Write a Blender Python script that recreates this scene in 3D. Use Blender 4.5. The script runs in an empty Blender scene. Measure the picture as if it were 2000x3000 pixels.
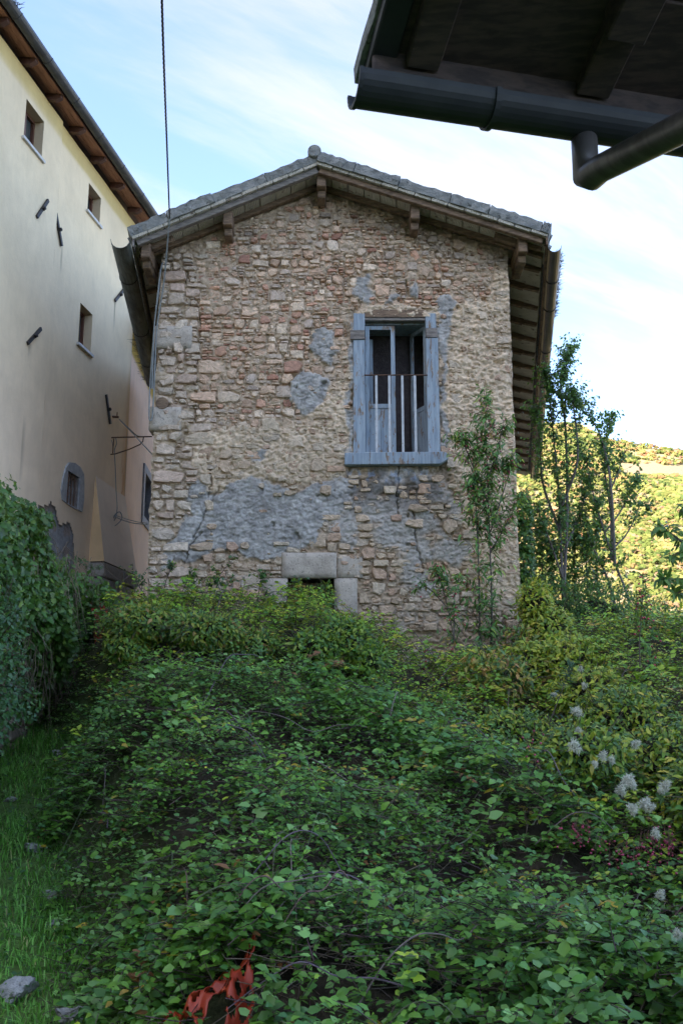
import bpy, math, random
import numpy as np
from mathutils import Vector, Matrix
R = math.radians
random.seed(7)
RNG = np.random.default_rng(11)
scene = bpy.context.scene
COLL = scene.collection

# ------------------------------------------------------------------ camera, world, sun, exposure
EYE = 1.6; PITCH = R(12.5); F = 3000.0
cam_d = bpy.data.cameras.new("camera"); cam = bpy.data.objects.new("camera", cam_d); COLL.objects.link(cam)
cam.location = (0, 0, EYE); cam.rotation_euler = (R(90) + PITCH, 0, 0)
cam_d.sensor_fit = 'VERTICAL'; cam_d.sensor_height = 36; cam_d.sensor_width = 24; cam_d.lens = 36.0
cam_d.clip_start = 0.05; cam_d.clip_end = 20000
cam_d.dof.use_dof = True; cam_d.dof.focus_distance = 13.5; cam_d.dof.aperture_fstop = 11.0
scene.camera = cam

SUN_EL = R(28); SUN_AZ = R(-128)          # azimuth measured from +Y towards +X
sunvec = Vector((math.sin(SUN_AZ) * math.cos(SUN_EL), math.cos(SUN_AZ) * math.cos(SUN_EL), math.sin(SUN_EL)))
world = bpy.data.worlds.new("World"); scene.world = world; world.use_nodes = True
wt = world.node_tree; wt.nodes.clear()
def wn(t, **k):
    n = wt.nodes.new(t)
    for a, b in k.items(): setattr(n, a, b)
    return n
SKY_STRENGTH = 0.10
sky = wn('ShaderNodeTexSky', sky_type='NISHITA', sun_disc=False, sun_elevation=SUN_EL, sun_rotation=SUN_AZ % (2 * math.pi),
         air_density=0.6, dust_density=2.0, ozone_density=0.0, altitude=1300)
geo = wn('ShaderNodeTexCoord'); sep = wn('ShaderNodeSeparateXYZ'); wt.links.new(geo.outputs['Generated'], sep.inputs[0])
def wmath(op, a, b=None, c=None):
    n = wn('ShaderNodeMath', operation=op)
    for i, v in enumerate((a, b, c)):
        if v is None: continue
        if isinstance(v, (int, float)): n.inputs[i].default_value = v
        else: wt.links.new(v, n.inputs[i])
    return n.outputs[0]
zc = wmath('MAXIMUM', wmath('ADD', sep.outputs['Z'], 0.12), 0.05)
u = wmath('DIVIDE', sep.outputs['X'], zc); v = wmath('DIVIDE', sep.outputs['Y'], zc)
comb = wn('ShaderNodeCombineXYZ'); wt.links.new(u, comb.inputs[0]); wt.links.new(v, comb.inputs[1])
mr0 = wn('ShaderNodeMapping'); mr0.inputs['Rotation'].default_value = (0, 0, R(-37)); wt.links.new(comb.outputs[0], mr0.inputs[0])
mp = wn('ShaderNodeMapping'); mp.inputs['Scale'].default_value = (0.75, 2.9, 1); mp.inputs['Location'].default_value = (2.2, 8.8, 0)
wt.links.new(mr0.outputs[0], mp.inputs[0])
def wnoise(vec, scale, detail, rough, dist):
    n = wn('ShaderNodeTexNoise'); n.inputs['Scale'].default_value = scale; n.inputs['Detail'].default_value = detail
    n.inputs['Roughness'].default_value = rough; n.inputs['Distortion'].default_value = dist
    wt.links.new(vec, n.inputs['Vector']); return n.outputs['Fac']
n1 = wnoise(mp.outputs[0], 1.1, 9, 0.58, 0.55)
n2 = wnoise(mp.outputs[0], 5.0, 6, 0.6, 0.9)
n3 = wnoise(comb.outputs[0], 0.9, 3, 0.5, 0.2)
s = wmath('ADD', wmath('MULTIPLY', n1, 0.62), wmath('ADD', wmath('MULTIPLY', n2, 0.14), wmath('MULTIPLY', n3, 0.30)))
mr = wn('ShaderNodeMapRange', interpolation_type='SMOOTHSTEP'); wt.links.new(s, mr.inputs['Value'])
mr.inputs['From Min'].default_value = 0.475; mr.inputs['From Max'].default_value = 0.70; mr.inputs['To Min'].default_value = 0.0; mr.inputs['To Max'].default_value = 0.80
low = wn('ShaderNodeMapRange', interpolation_type='SMOOTHSTEP'); wt.links.new(sep.outputs['Z'], low.inputs['Value'])
low.inputs['From Min'].default_value = 0.10; low.inputs['From Max'].default_value = 0.42; low.inputs['To Min'].default_value = 0.0; low.inputs['To Max'].default_value = 0.0
fac = wmath('MAXIMUM', mr.outputs[0], low.outputs[0])
mixc = wn('ShaderNodeMix', data_type='RGBA'); wt.links.new(fac, mixc.inputs['Factor']); wt.links.new(sky.outputs[0], mixc.inputs['A'])
lum = wn('ShaderNodeRGBToBW'); wt.links.new(sky.outputs[0], lum.inputs[0])
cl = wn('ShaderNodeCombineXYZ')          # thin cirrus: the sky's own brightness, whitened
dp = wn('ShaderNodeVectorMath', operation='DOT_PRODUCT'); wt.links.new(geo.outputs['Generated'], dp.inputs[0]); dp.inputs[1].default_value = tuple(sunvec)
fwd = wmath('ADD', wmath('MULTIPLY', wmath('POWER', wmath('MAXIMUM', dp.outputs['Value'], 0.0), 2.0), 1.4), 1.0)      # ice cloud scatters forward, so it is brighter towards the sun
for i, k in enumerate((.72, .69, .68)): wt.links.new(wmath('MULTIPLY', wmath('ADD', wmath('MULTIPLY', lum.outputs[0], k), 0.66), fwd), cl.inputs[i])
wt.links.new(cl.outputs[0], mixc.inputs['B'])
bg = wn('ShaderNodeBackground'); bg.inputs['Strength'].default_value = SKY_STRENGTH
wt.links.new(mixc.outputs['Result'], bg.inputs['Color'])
wo = wn('ShaderNodeOutputWorld'); wt.links.new(bg.outputs[0], wo.inputs['Surface'])

sd = bpy.data.lights.new("sun", 'SUN'); sd.energy = 2.05; sd.angle = R(0.5); sd.color = (1.0, 0.87, 0.68)
so = bpy.data.objects.new("sun", sd); COLL.objects.link(so)
so.rotation_euler = sunvec.to_track_quat('Z', 'Y').to_euler()
vs = scene.view_settings
vs.view_transform = 'Standard'; vs.look = 'None'; vs.gamma = 1; vs.exposure = 3.16; vs.use_curve_mapping = False
scene.render.engine = 'CYCLES'
scene.cycles.use_denoising = True
scene.cycles.max_bounces = 8; scene.cycles.diffuse_bounces = 5; scene.cycles.transparent_max_bounces = 6
scene.cycles.caustics_reflective = False; scene.cycles.caustics_refractive = False

# ------------------------------------------------------------------ projection helpers (used once, to survey the place)
SP, CP = math.sin(PITCH), math.cos(PITCH)
def ray(px, py):
    xc = (px - 1000) / F; yc = (1500 - py) / F
    return Vector((xc, CP - yc * SP, SP + yc * CP))
def at(px, py, Y):
    r = ray(px, py); t = Y / r.y
    return Vector((r.x * t, Y, EYE + r.z * t))
def topx(p):
    d = Vector(p) - Vector((0, 0, EYE)); yy = d.y * CP + d.z * SP; zz = -d.y * SP + d.z * CP
    return 1000 + F * d.x / yy, 1500 - F * zz / yy, yy
def onplane(px, py, p0, n):
    r = ray(px, py); o = Vector((0, 0, EYE)); t = (Vector(p0) - o).dot(n) / r.dot(n)
    return o + r * t

# ------------------------------------------------------------------ numpy noise
def _h(ix, iy, iz, seed):
    h = (ix.astype(np.int64) * 374761393 + iy.astype(np.int64) * 668265263 + iz.astype(np.int64) * 2147483647 + seed * 1274126177) & 0xffffffff
    h = ((h ^ (h >> 13)) * 1274126177) & 0xffffffff
    h = ((h ^ (h >> 16)) * 2246822519) & 0xffffffff
    return ((h ^ (h >> 15)) & 0xffffff) / float(0xffffff)
def vnoise(x, y, z=0.0, seed=0):
    x = np.asarray(x, float); y = np.asarray(y, float); z = np.zeros_like(x) + z
    ix, iy, iz = np.floor(x), np.floor(y), np.floor(z); fx, fy, fz = x - ix, y - iy, z - iz
    fx, fy, fz = fx * fx * (3 - 2 * fx), fy * fy * (3 - 2 * fy), fz * fz * (3 - 2 * fz)
    def c(a, b, d): return _h(ix + a, iy + b, iz + d, seed)
    x00 = c(0, 0, 0) * (1 - fx) + c(1, 0, 0) * fx; x10 = c(0, 1, 0) * (1 - fx) + c(1, 1, 0) * fx
    x01 = c(0, 0, 1) * (1 - fx) + c(1, 0, 1) * fx; x11 = c(0, 1, 1) * (1 - fx) + c(1, 1, 1) * fx
    return (x00 * (1 - fy) + x10 * fy) * (1 - fz) + (x01 * (1 - fy) + x11 * fy) * fz
def fbm(x, y, z=0.0, octv=4, seed=0, g=0.5):
    a, s, t, f = 1.0, 0.0, 0.0, 1.0
    for i in range(octv):
        s = s + a * vnoise(np.asarray(x) * f + i * 17.3, np.asarray(y) * f - i * 9.1, np.asarray(z) * f, seed + i); t += a; a *= g; f *= 2.03
    return s / t
def sstep(a, b, x):
    t = np.clip((np.asarray(x, float) - a) / (b - a), 0, 1); return t * t * (3 - 2 * t)

# ------------------------------------------------------------------ materials
def newmat(name):
    m = bpy.data.materials.new(name); m.use_nodes = True; nt = m.node_tree
    return m, nt, nt.nodes['Principled BSDF']
def N(nt, t, **k):
    n = nt.nodes.new(t)
    for a, b in k.items(): setattr(n, a, b)
    return n
def posmap(nt, scale=(1, 1, 1), rot=(0, 0, 0)):
    g = N(nt, 'ShaderNodeNewGeometry'); mp = N(nt, 'ShaderNodeMapping'); mp.inputs['Scale'].default_value = scale; mp.inputs['Rotation'].default_value = rot
    nt.links.new(g.outputs['Position'], mp.inputs['Vector']); return mp.outputs[0]
def noise(nt, vec, scale, detail=4, rough=0.55, dist=0.0):
    n = N(nt, 'ShaderNodeTexNoise'); n.inputs['Scale'].default_value = scale; n.inputs['Detail'].default_value = detail
    n.inputs['Roughness'].default_value = rough; n.inputs['Distortion'].default_value = dist
    nt.links.new(vec, n.inputs['Vector']); return n.outputs['Fac']
def ramp(nt, fac, lo, hi, a=0.0, b=1.0):
    n = N(nt, 'ShaderNodeMapRange', interpolation_type='SMOOTHSTEP'); nt.links.new(fac, n.inputs['Value'])
    n.inputs['From Min'].default_value = lo; n.inputs['From Max'].default_value = hi; n.inputs['To Min'].default_value = a; n.inputs['To Max'].default_value = b
    return n.outputs[0]
def mix(nt, fac, a, b, blend='MIX'):
    n = N(nt, 'ShaderNodeMix', data_type='RGBA', blend_type=blend)
    for s, v in (('Factor', fac), ('A', a), ('B', b)):
        if isinstance(v, (int, float)): n.inputs[s].default_value = v
        elif isinstance(v, tuple): n.inputs[s].default_value = v + (1,) if len(v) == 3 else v
        else: nt.links.new(v, n.inputs[s])
    return n.outputs['Result']
def bump(nt, bsdf, h, strength, dist):
    b = N(nt, 'ShaderNodeBump'); b.inputs['Strength'].default_value = strength; b.inputs['Distance'].default_value = dist
    nt.links.new(h, b.inputs['Height']); nt.links.new(b.outputs[0], bsdf.inputs['Normal'])
def simple(name, c1, c2, scale=6, rough=0.8, bstr=0.3, bdist=0.01, stretch=(1, 1, 1), bscale=None, lo=.35, hi=.65, metal=0.0, c3=None, lo3=.6, hi3=.7, scale3=20, rot=(0, 0, 0), spec=None):
    m, nt, b = newmat(name); v = posmap(nt, stretch, rot)
    f = noise(nt, v, scale, 6, 0.6, 0.3); col = mix(nt, ramp(nt, f, lo, hi), c1, c2)
    if c3: col = mix(nt, ramp(nt, noise(nt, v, scale3, 6, 0.65, 0.4), lo3, hi3), col, c3)
    nt.links.new(col, b.inputs['Base Color']); b.inputs['Roughness'].default_value = rough; b.inputs['Metallic'].default_value = metal
    if spec is not None: b.inputs['Specular IOR Level'].default_value = spec
    if bstr: bump(nt, b, noise(nt, v, bscale or scale * 4, 6, 0.65), bstr, bdist)
    return m
def colmat(name, rough=0.85, bstr=0.5, bdist=0.012, bscale=45, var=0.25, vscale=14, spec=0.3):
    """base colour from the vertex colour, broken up by fine grain"""
    m, nt, b = newmat(name); v = posmap(nt)
    a = N(nt, 'ShaderNodeVertexColor', layer_name='Col')
    f = ramp(nt, noise(nt, v, vscale, 8, 0.7, 0.2), .28, .72, 1 - var, 1 + var * 0.8)
    c = N(nt, 'ShaderNodeVectorMath', operation='SCALE'); nt.links.new(a.outputs['Color'], c.inputs[0]); nt.links.new(f, c.inputs['Scale'])
    nt.links.new(c.outputs[0], b.inputs['Base Color']); b.inputs['Roughness'].default_value = rough; b.inputs['Specular IOR Level'].default_value = spec
    if bstr: bump(nt, b, noise(nt, v, bscale, 8, 0.72, 0.3), bstr, bdist)
    return m
def leafmat(name, rough=0.40, trans=0.32, spec=0.5):
    m, nt, b = newmat(name)
    a = N(nt, 'ShaderNodeVertexColor', layer_name='Col')
    nt.links.new(a.outputs['Color'], b.inputs['Base Color']); b.inputs['Roughness'].default_value = rough; b.inputs['Specular IOR Level'].default_value = spec
    t = N(nt, 'ShaderNodeBsdfTranslucent'); tc = mix(nt, 0.35, a.outputs['Color'], (0.35, 0.42, 0.05)); nt.links.new(tc, t.inputs['Color'])
    ms = N(nt, 'ShaderNodeMixShader'); ms.inputs[0].default_value = trans
    nt.links.new(b.outputs[0], ms.inputs[1]); nt.links.new(t.outputs[0], ms.inputs[2]); nt.links.new(ms.outputs[0], nt.nodes['Material Output'].inputs['Surface'])
    return m

M = {}
M['masonry'] = colmat('weathered_masonry', 0.92, 0.7, 0.014, 38, 0.28, 16, 0.2)
M['stone'] = colmat('rough_stone', 0.9, 0.75, 0.012, 34, 0.30, 22, 0.25)
M['leaf'] = leafmat('leaf')
M['leaf_matt'] = leafmat('leaf_matt', 0.55, 0.32, 0.4)
M['stem'] = colmat('stem_bark', 0.8, 0.3, 0.003, 90, 0.3, 60, 0.3)
M['hillveg'] = leafmat('hill_scrub', 0.9, 0.42, 0.02)
M['ground'] = colmat('soil_and_litter', 0.95, 0.8, 0.02, 30, 0.4, 12, 0.1)
M['slab'] = simple('mossy_concrete', (.16, .17, .165), (.27, .275, .26), 7, .95, .9, .02, c3=(.055, .058, .052), lo3=.55, hi3=.68, scale3=16, bscale=34)
M['tavella'] = None
M['timber'] = simple('old_timber', (.12, .08, .055), (.25, .17, .11), 5, .85, .5, .006, (1.5, 1.5, 9), bscale=14, c3=(.025, .018, .014), scale3=7)
M['timber_grey'] = simple('grey_timber', (.13, .115, .105), (.27, .24, .215), 6, .9, .5, .006, (1.2, 6, 6), bscale=14, c3=(.045, .035, .03), scale3=9)
M['cream'] = None
M['red_board'] = simple('red_brown_boards', (.27, .12, .07), (.40, .19, .115), 3, .75, .3, .003, (6, 1, 6), bscale=16, c3=(.08, .032, .02), scale3=6)
M['dark_red'] = simple('dark_rafter', (.075, .032, .024), (.12, .055, .04), 5, .7, .2, .003)
M['gutter_dark'] = simple('dark_metal', (.05, .055, .06), (.085, .09, .095), 5, .5, .1, .002, metal=.35)
M['gutter_old'] = simple('stained_zinc', (.06, .075, .07), (.15, .17, .16), 4, .55, .2, .003, (3, .6, 3), metal=.35, c3=(.03, .028, .022), scale3=6)
M['gutter_brown'] = simple('brown_metal', (.035, .034, .035), (.060, .058, .058), 3, .45, .1, .002, metal=.4, c3=(.11, .105, .10), scale3=10, lo3=.62, hi3=.8)
M['blue'] = None
M['iron'] = simple('black_iron', (.02, .019, .02), (.045, .038, .035), 20, .6, .3, .002, metal=.3)
M['rusty'] = simple('rusted_iron', (.12, .06, .035), (.06, .035, .025), 25, .8, .4, .002)
M['whitebar'] = simple('white_painted_bar', (.50, .52, .54), (.40, .42, .44), 12, .55, .1, .001, c3=(.26, .09, .03), scale3=55, lo3=.62, hi3=.66)
M['marble'] = simple('pale_sill', (.55, .54, .52), (.42, .41, .39), 8, .5, .1, .001)
M['greystone'] = simple('grey_limestone', (.27, .285, .31), (.38, .39, .41), 12, .85, .6, .006, c3=(.17, .18, .19), scale3=60, lo3=.6, hi3=.68)
M['dressed'] = simple('dressed_stone', (.38, .33, .275), (.50, .44, .37), 7, .9, .7, .010, c3=(.22, .20, .18), scale3=30, lo3=.55, hi3=.66, bscale=40)
M['brownframe'] = simple('brown_window_wood', (.10, .04, .025), (.14, .06, .035), 8, .5, .1, .001, (1, 1, .2))
M['cable'] = simple('black_cable', (.012, .012, .014), (.02, .02, .022), 9, .5, 0)
M['cable_grey'] = simple('grey_cable', (.16, .18, .185), (.22, .24, .245), 9, .5, 0)
M['black_wood'] = simple('dark_soffit_boards', (.040, .031, .032), (.085, .062, .056), 4, .8, .4, .004, (2, 9, 9), bscale=14, c3=(.075, .045, .032), scale3=16, lo3=.63, hi3=.75, rot=(0, 0, R(-14)))
M['pale_wood'] = simple('chipped_wood', (.20, .135, .075), (.06, .04, .03), 12, .85, .4, .004)
M['lichen'] = simple('lichen_slab', (.20, .215, .215), (.36, .38, .37), 22, .95, .9, .01, c3=(.08, .085, .085), scale3=40)
M['dark_gutter'] = simple('blue_black_metal', (.030, .036, .044), (.045, .052, .060), 4, .55, .1, .002, metal=.3)  # even blue-black metal of the near gutter and barge board
M['pipe'] = simple('brown_downpipe', (.095, .088, .088), (.15, .14, .138), 6, .45, .1, .002, metal=.4, stretch=(1, 4, 1))
M['rock'] = simple('white_limestone', (.30, .30, .29), (.42, .42, .41), 6, .9, .9, .03, c3=(.14, .14, .13), scale3=11, lo3=.53, hi3=.64)
M['net'] = simple('orange_plastic', (.28, .025, .008), (.38, .045, .012), 6, .5, .1, .002)
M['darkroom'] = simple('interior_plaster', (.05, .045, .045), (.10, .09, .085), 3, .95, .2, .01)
def mk_tavella():
    m, nt, b = newmat('grooved_clay_tile'); v = posmap(nt)
    col = mix(nt, ramp(nt, noise(nt, v, 5, 6, .6), .35, .65), (.46, .43, .355), (.56, .53, .45))
    w = N(nt, 'ShaderNodeTexWave', wave_type='BANDS', bands_direction='X'); w.inputs['Scale'].default_value = 13; w.inputs['Distortion'].default_value = .6; w.inputs['Detail'].default_value = 2
    tc = N(nt, 'ShaderNodeTexCoord'); nt.links.new(tc.outputs['UV'], w.inputs['Vector'])
    col = mix(nt, ramp(nt, noise(nt, v, 9, 5, .65), .56, .72), col, (.13, .09, .06))
    nt.links.new(col, b.inputs['Base Color']); b.inputs['Roughness'].default_value = .95
    bump(nt, b, w.outputs['Fac'], .9, .012); return m
M['tavella'] = mk_tavella()
def mk_cream():
    m, nt, b = newmat('cream_render'); g = N(nt, 'ShaderNodeNewGeometry'); v = posmap(nt)
    a = N(nt, 'ShaderNodeVertexColor', layer_name='Col')
    f = ramp(nt, noise(nt, v, 1.1, 9, .66, .35), .3, .7, .93, 1.05)
    f2 = ramp(nt, noise(nt, posmap(nt, (1.2, 1.2, .45)), 5, 8, .72, .5), .3, .75, 1.03, .95)
    mm = N(nt, 'ShaderNodeMath', operation='MULTIPLY'); nt.links.new(f, mm.inputs[0]); nt.links.new(f2, mm.inputs[1])
    c = N(nt, 'ShaderNodeVectorMath', operation='SCALE'); nt.links.new(a.outputs['Color'], c.inputs[0]); nt.links.new(mm.outputs[0], c.inputs['Scale'])
    nt.links.new(c.outputs[0], b.inputs['Base Color']); b.inputs['Roughness'].default_value = .93; b.inputs['Specular IOR Level'].default_value = .2
    bump(nt, b, noise(nt, v, 9, 8, .7), .35, .02); return m
M['cream'] = mk_cream()
def mk_blue():
    m, nt, b = newmat('flaking_blue_paint'); v = posmap(nt, (14, 14, 1.3))
    paint = mix(nt, ramp(nt, noise(nt, v, 2, 6, .6), .3, .7), (.20, .255, .315), (.32, .385, .445))
    wood = mix(nt, ramp(nt, noise(nt, v, 4, 6, .6), .3, .7), (.12, .085, .06), (.30, .22, .16))
    msk = ramp(nt, noise(nt, posmap(nt, (5, 5, 1.2)), 3.2, 9, .72, .4), .54, .60)
    nt.links.new(mix(nt, msk, paint, wood), b.inputs['Base Color']); b.inputs['Roughness'].default_value = .8
    bump(nt, b, noise(nt, v, 5, 7, .7), .5, .006); return m
M['blue'] = mk_blue()
def mk_glass():
    m, nt, b = newmat('dusty_glass'); b.inputs['Base Color'].default_value = (.055, .065, .065, 1); b.inputs['Roughness'].default_value = .12
    b.inputs['Specular IOR Level'].default_value = .6; return m
M['glass'] = mk_glass()

# ------------------------------------------------------------------ mesh helpers
def raw_mesh(name, V, Fq, mat, col=None, smooth=False):
    """V (n,3) array, Fq (m,k) int array"""
    me = bpy.data.meshes.new(name); V = np.asarray(V, np.float32); Fq = np.asarray(Fq, np.int32); m, k = Fq.shape
    me.vertices.add(len(V)); me.vertices.foreach_set('co', V.ravel())
    me.loops.add(m * k); me.loops.foreach_set('vertex_index', Fq.ravel())
    me.polygons.add(m); me.polygons.foreach_set('loop_start', np.arange(0, m * k, k, dtype=np.int32))
    try: me.polygons.foreach_set('loop_total', np.full(m, k, np.int32))
    except Exception: pass
    me.update(calc_edges=True)
    if smooth: me.polygons.foreach_set('use_smooth', np.ones(m, bool))
    if col is not None:
        ca = me.color_attributes.new('Col', 'FLOAT_COLOR', 'POINT'); c4 = np.ones((len(V), 4), np.float32); c4[:, :3] = col; ca.data.foreach_set('color', c4.ravel())
    if mat: me.materials.append(mat)
    return me
class MB:
    def __init__(s): s.v = []; s.f = []; s.c = []; s.uv = {}
    def add(s, vs, fs, c=None):
        o = len(s.v); s.v += [tuple(x) for x in vs]; s.f += [tuple(i + o for i in f) for f in fs]; s.c += [c or (.3, .3, .3)] * len(vs); return o
    def box(s, lo, hi, c=None):
        x0, y0, z0 = lo; x1, y1, z1 = hi
        s.add([(x0,y0,z0),(x1,y0,z0),(x1,y1,z0),(x0,y1,z0),(x0,y0,z1),(x1,y0,z1),(x1,y1,z1),(x0,y1,z1)],
              [(0,3,2,1),(4,5,6,7),(0,1,5,4),(1,2,6,5),(2,3,7,6),(3,0,4,7)], c)
    def hexa(s, p, c=None):   # 8 corners, bottom ring then top ring
        s.add(p, [(0,3,2,1),(4,5,6,7),(0,1,5,4),(1,2,6,5),(2,3,7,6),(3,0,4,7)], c)
    def beam(s, a, b, w, h, up=(0, 0, 1), c=None):
        a = Vector(a); b = Vector(b); d = (b - a).normalized(); sd_ = d.cross(Vector(up)).normalized(); u_ = sd_.cross(d)
        q = []
        for e in (a, b):
            for (i, j) in ((-1, -1), (1, -1), (1, 1), (-1, 1)): q.append(e + sd_ * (i * w / 2) + u_ * (j * h / 2))
        s.add(q, [(0,1,2,3),(7,6,5,4),(0,4,5,1),(1,5,6,2),(2,6,7,3),(3,7,4,0)], c)
    def tube(s, pts, r, n=6, c=None, caps=True):
        pts = [Vector(p) for p in pts]; k = len(pts); rs = r if isinstance(r, (list, tuple)) else [r] * k
        vs = []; t0 = (pts[1] - pts[0]).normalized(); ref = Vector((0, 0, 1)) if abs(t0.z) < .9 else Vector((1, 0, 0)); nrm = t0.cross(ref).normalized()
        for i, p in enumerate(pts):
            t = (pts[min(i + 1, k - 1)] - pts[max(i - 1, 0)]).normalized(); nrm = (nrm - t * nrm.dot(t)).normalized(); bn = t.cross(nrm)
            for j in range(n):
                a = 2 * math.pi * j / n; vs.append(p + (nrm * math.cos(a) + bn * math.sin(a)) * rs[i])
        fs = [(i*n+j, i*n+(j+1)%n, (i+1)*n+(j+1)%n, (i+1)*n+j) for i in range(k-1) for j in range(n)]
        if caps: fs += [tuple(range(n))[::-1], tuple((k-1)*n+j for j in range(n))]
        s.add(vs, fs, c)
    def half_pipe(s, a, b, r, n=9, thick=.006):   # open-topped gutter
        a = Vector(a); b = Vector(b); d = (b - a).normalized(); sd_ = d.cross(Vector((0, 0, 1))).normalized(); u_ = sd_.cross(d)
        vs = []
        for e in (a, b):
            for rr in (r, r - thick):
                for j in range(n):
                    t = math.pi * j / (n - 1); vs.append(e + sd_ * (math.cos(t) * rr) - u_ * (math.sin(t) * rr))
        fs = []
        for j in range(n - 1):
            fs += [(j, j+1, 2*n+j+1, 2*n+j), (n+j+1, n+j, 3*n+j, 3*n+j+1), (j+1, j, n+j, n+j+1), (2*n+j, 2*n+j+1, 3*n+j+1, 3*n+j)]
        fs += [(0, 2*n, 3*n, n), (n-1, 2*n-1, 4*n-1, 3*n-1)]
        s.add(vs, fs)
    def build(s, name, mat, parent=None, smooth=False, bevel=0, uvdir=None):
        me = bpy.data.meshes.new(name); me.from_pydata(s.v, [], s.f); me.update()
        ca = me.color_attributes.new('Col', 'FLOAT_COLOR', 'POINT'); arr = np.ones((len(s.v), 4), np.float32); arr[:, :3] = s.c; ca.data.foreach_set('color', arr.ravel())
        if uvdir is not None:
            uvl = me.uv_layers.new(name='UVMap'); a, b = Vector(uvdir[0]), Vector(uvdir[1])
            for l in me.loops:
                co = me.vertices[l.vertex_index].co; uvl.data[l.index].uv = (co.dot(a), co.dot(b))
        me.materials.append(mat)
        if smooth: me.polygons.foreach_set('use_smooth', np.ones(len(me.polygons), bool))
        o = link(name, me, parent)
        if bevel:
            md = o.modifiers.new('bevel', 'BEVEL'); md.width = bevel; md.segments = 1; md.limit_method = 'ANGLE'
        return o
def link(name, data, parent=None, loc=None):
    o = bpy.data.objects.new(name, data); COLL.objects.link(o)
    if loc is not None: o.location = loc
    if parent is not None:
        o.parent = parent
        if parent.type == 'EMPTY': o.matrix_parent_inverse = Matrix.Translation(-parent.location)
    return o
def thing(name, label, cat, loc=(0, 0, 0), group=None):
    o = bpy.data.objects.new(name, None); COLL.objects.link(o); o.location = loc; o.empty_display_size = .2
    o['label'] = label; o['category'] = cat
    if group: o['group'] = group
    return o
def tag(o, label, cat, group=None, kind=None):
    o['label'] = label; o['category'] = cat
    if group: o['group'] = group
    if kind: o['kind'] = kind
    return o
def onebox(name, lo, hi, mat, parent, bevel=0):
    b = MB(); b.box(lo, hi); return b.build(name, mat, parent, bevel=bevel)

# ------------------------------------------------------------------ leaves
T8 = np.array([(0,0,0),(.30,.27,.05),(.30,-.27,.05),(.35,0,0),(.70,.19,.0),(.70,-.19,.0),(.70,0,-.05),(1,0,-.16)], float)
F8 = np.array([(0,3,1),(0,2,3),(1,3,6),(1,6,4),(2,6,3),(2,5,6),(4,6,7),(5,7,6)])
T4 = np.array([(0,0,0),(.42,.29,.06),(.45,0,-.01),(.42,-.29,.06),(1,0,-.14)], float)
F4 = np.array([(0,2,1),(0,3,2),(1,2,4),(2,3,4)])
TI = np.array([(0,0,0),(.18,.42,.05),(.45,.26,.02),(.6,.36,.0),(1,0,-.12),(.6,-.36,.0),(.45,-.26,.02),(.18,-.42,.05),(.45,0,-.03)], float)   # ivy, lobed
FI = np.array([(0,8,1),(1,8,2),(2,8,3),(3,8,4),(4,8,5),(5,8,6),(6,8,7),(7,8,0)])
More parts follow.
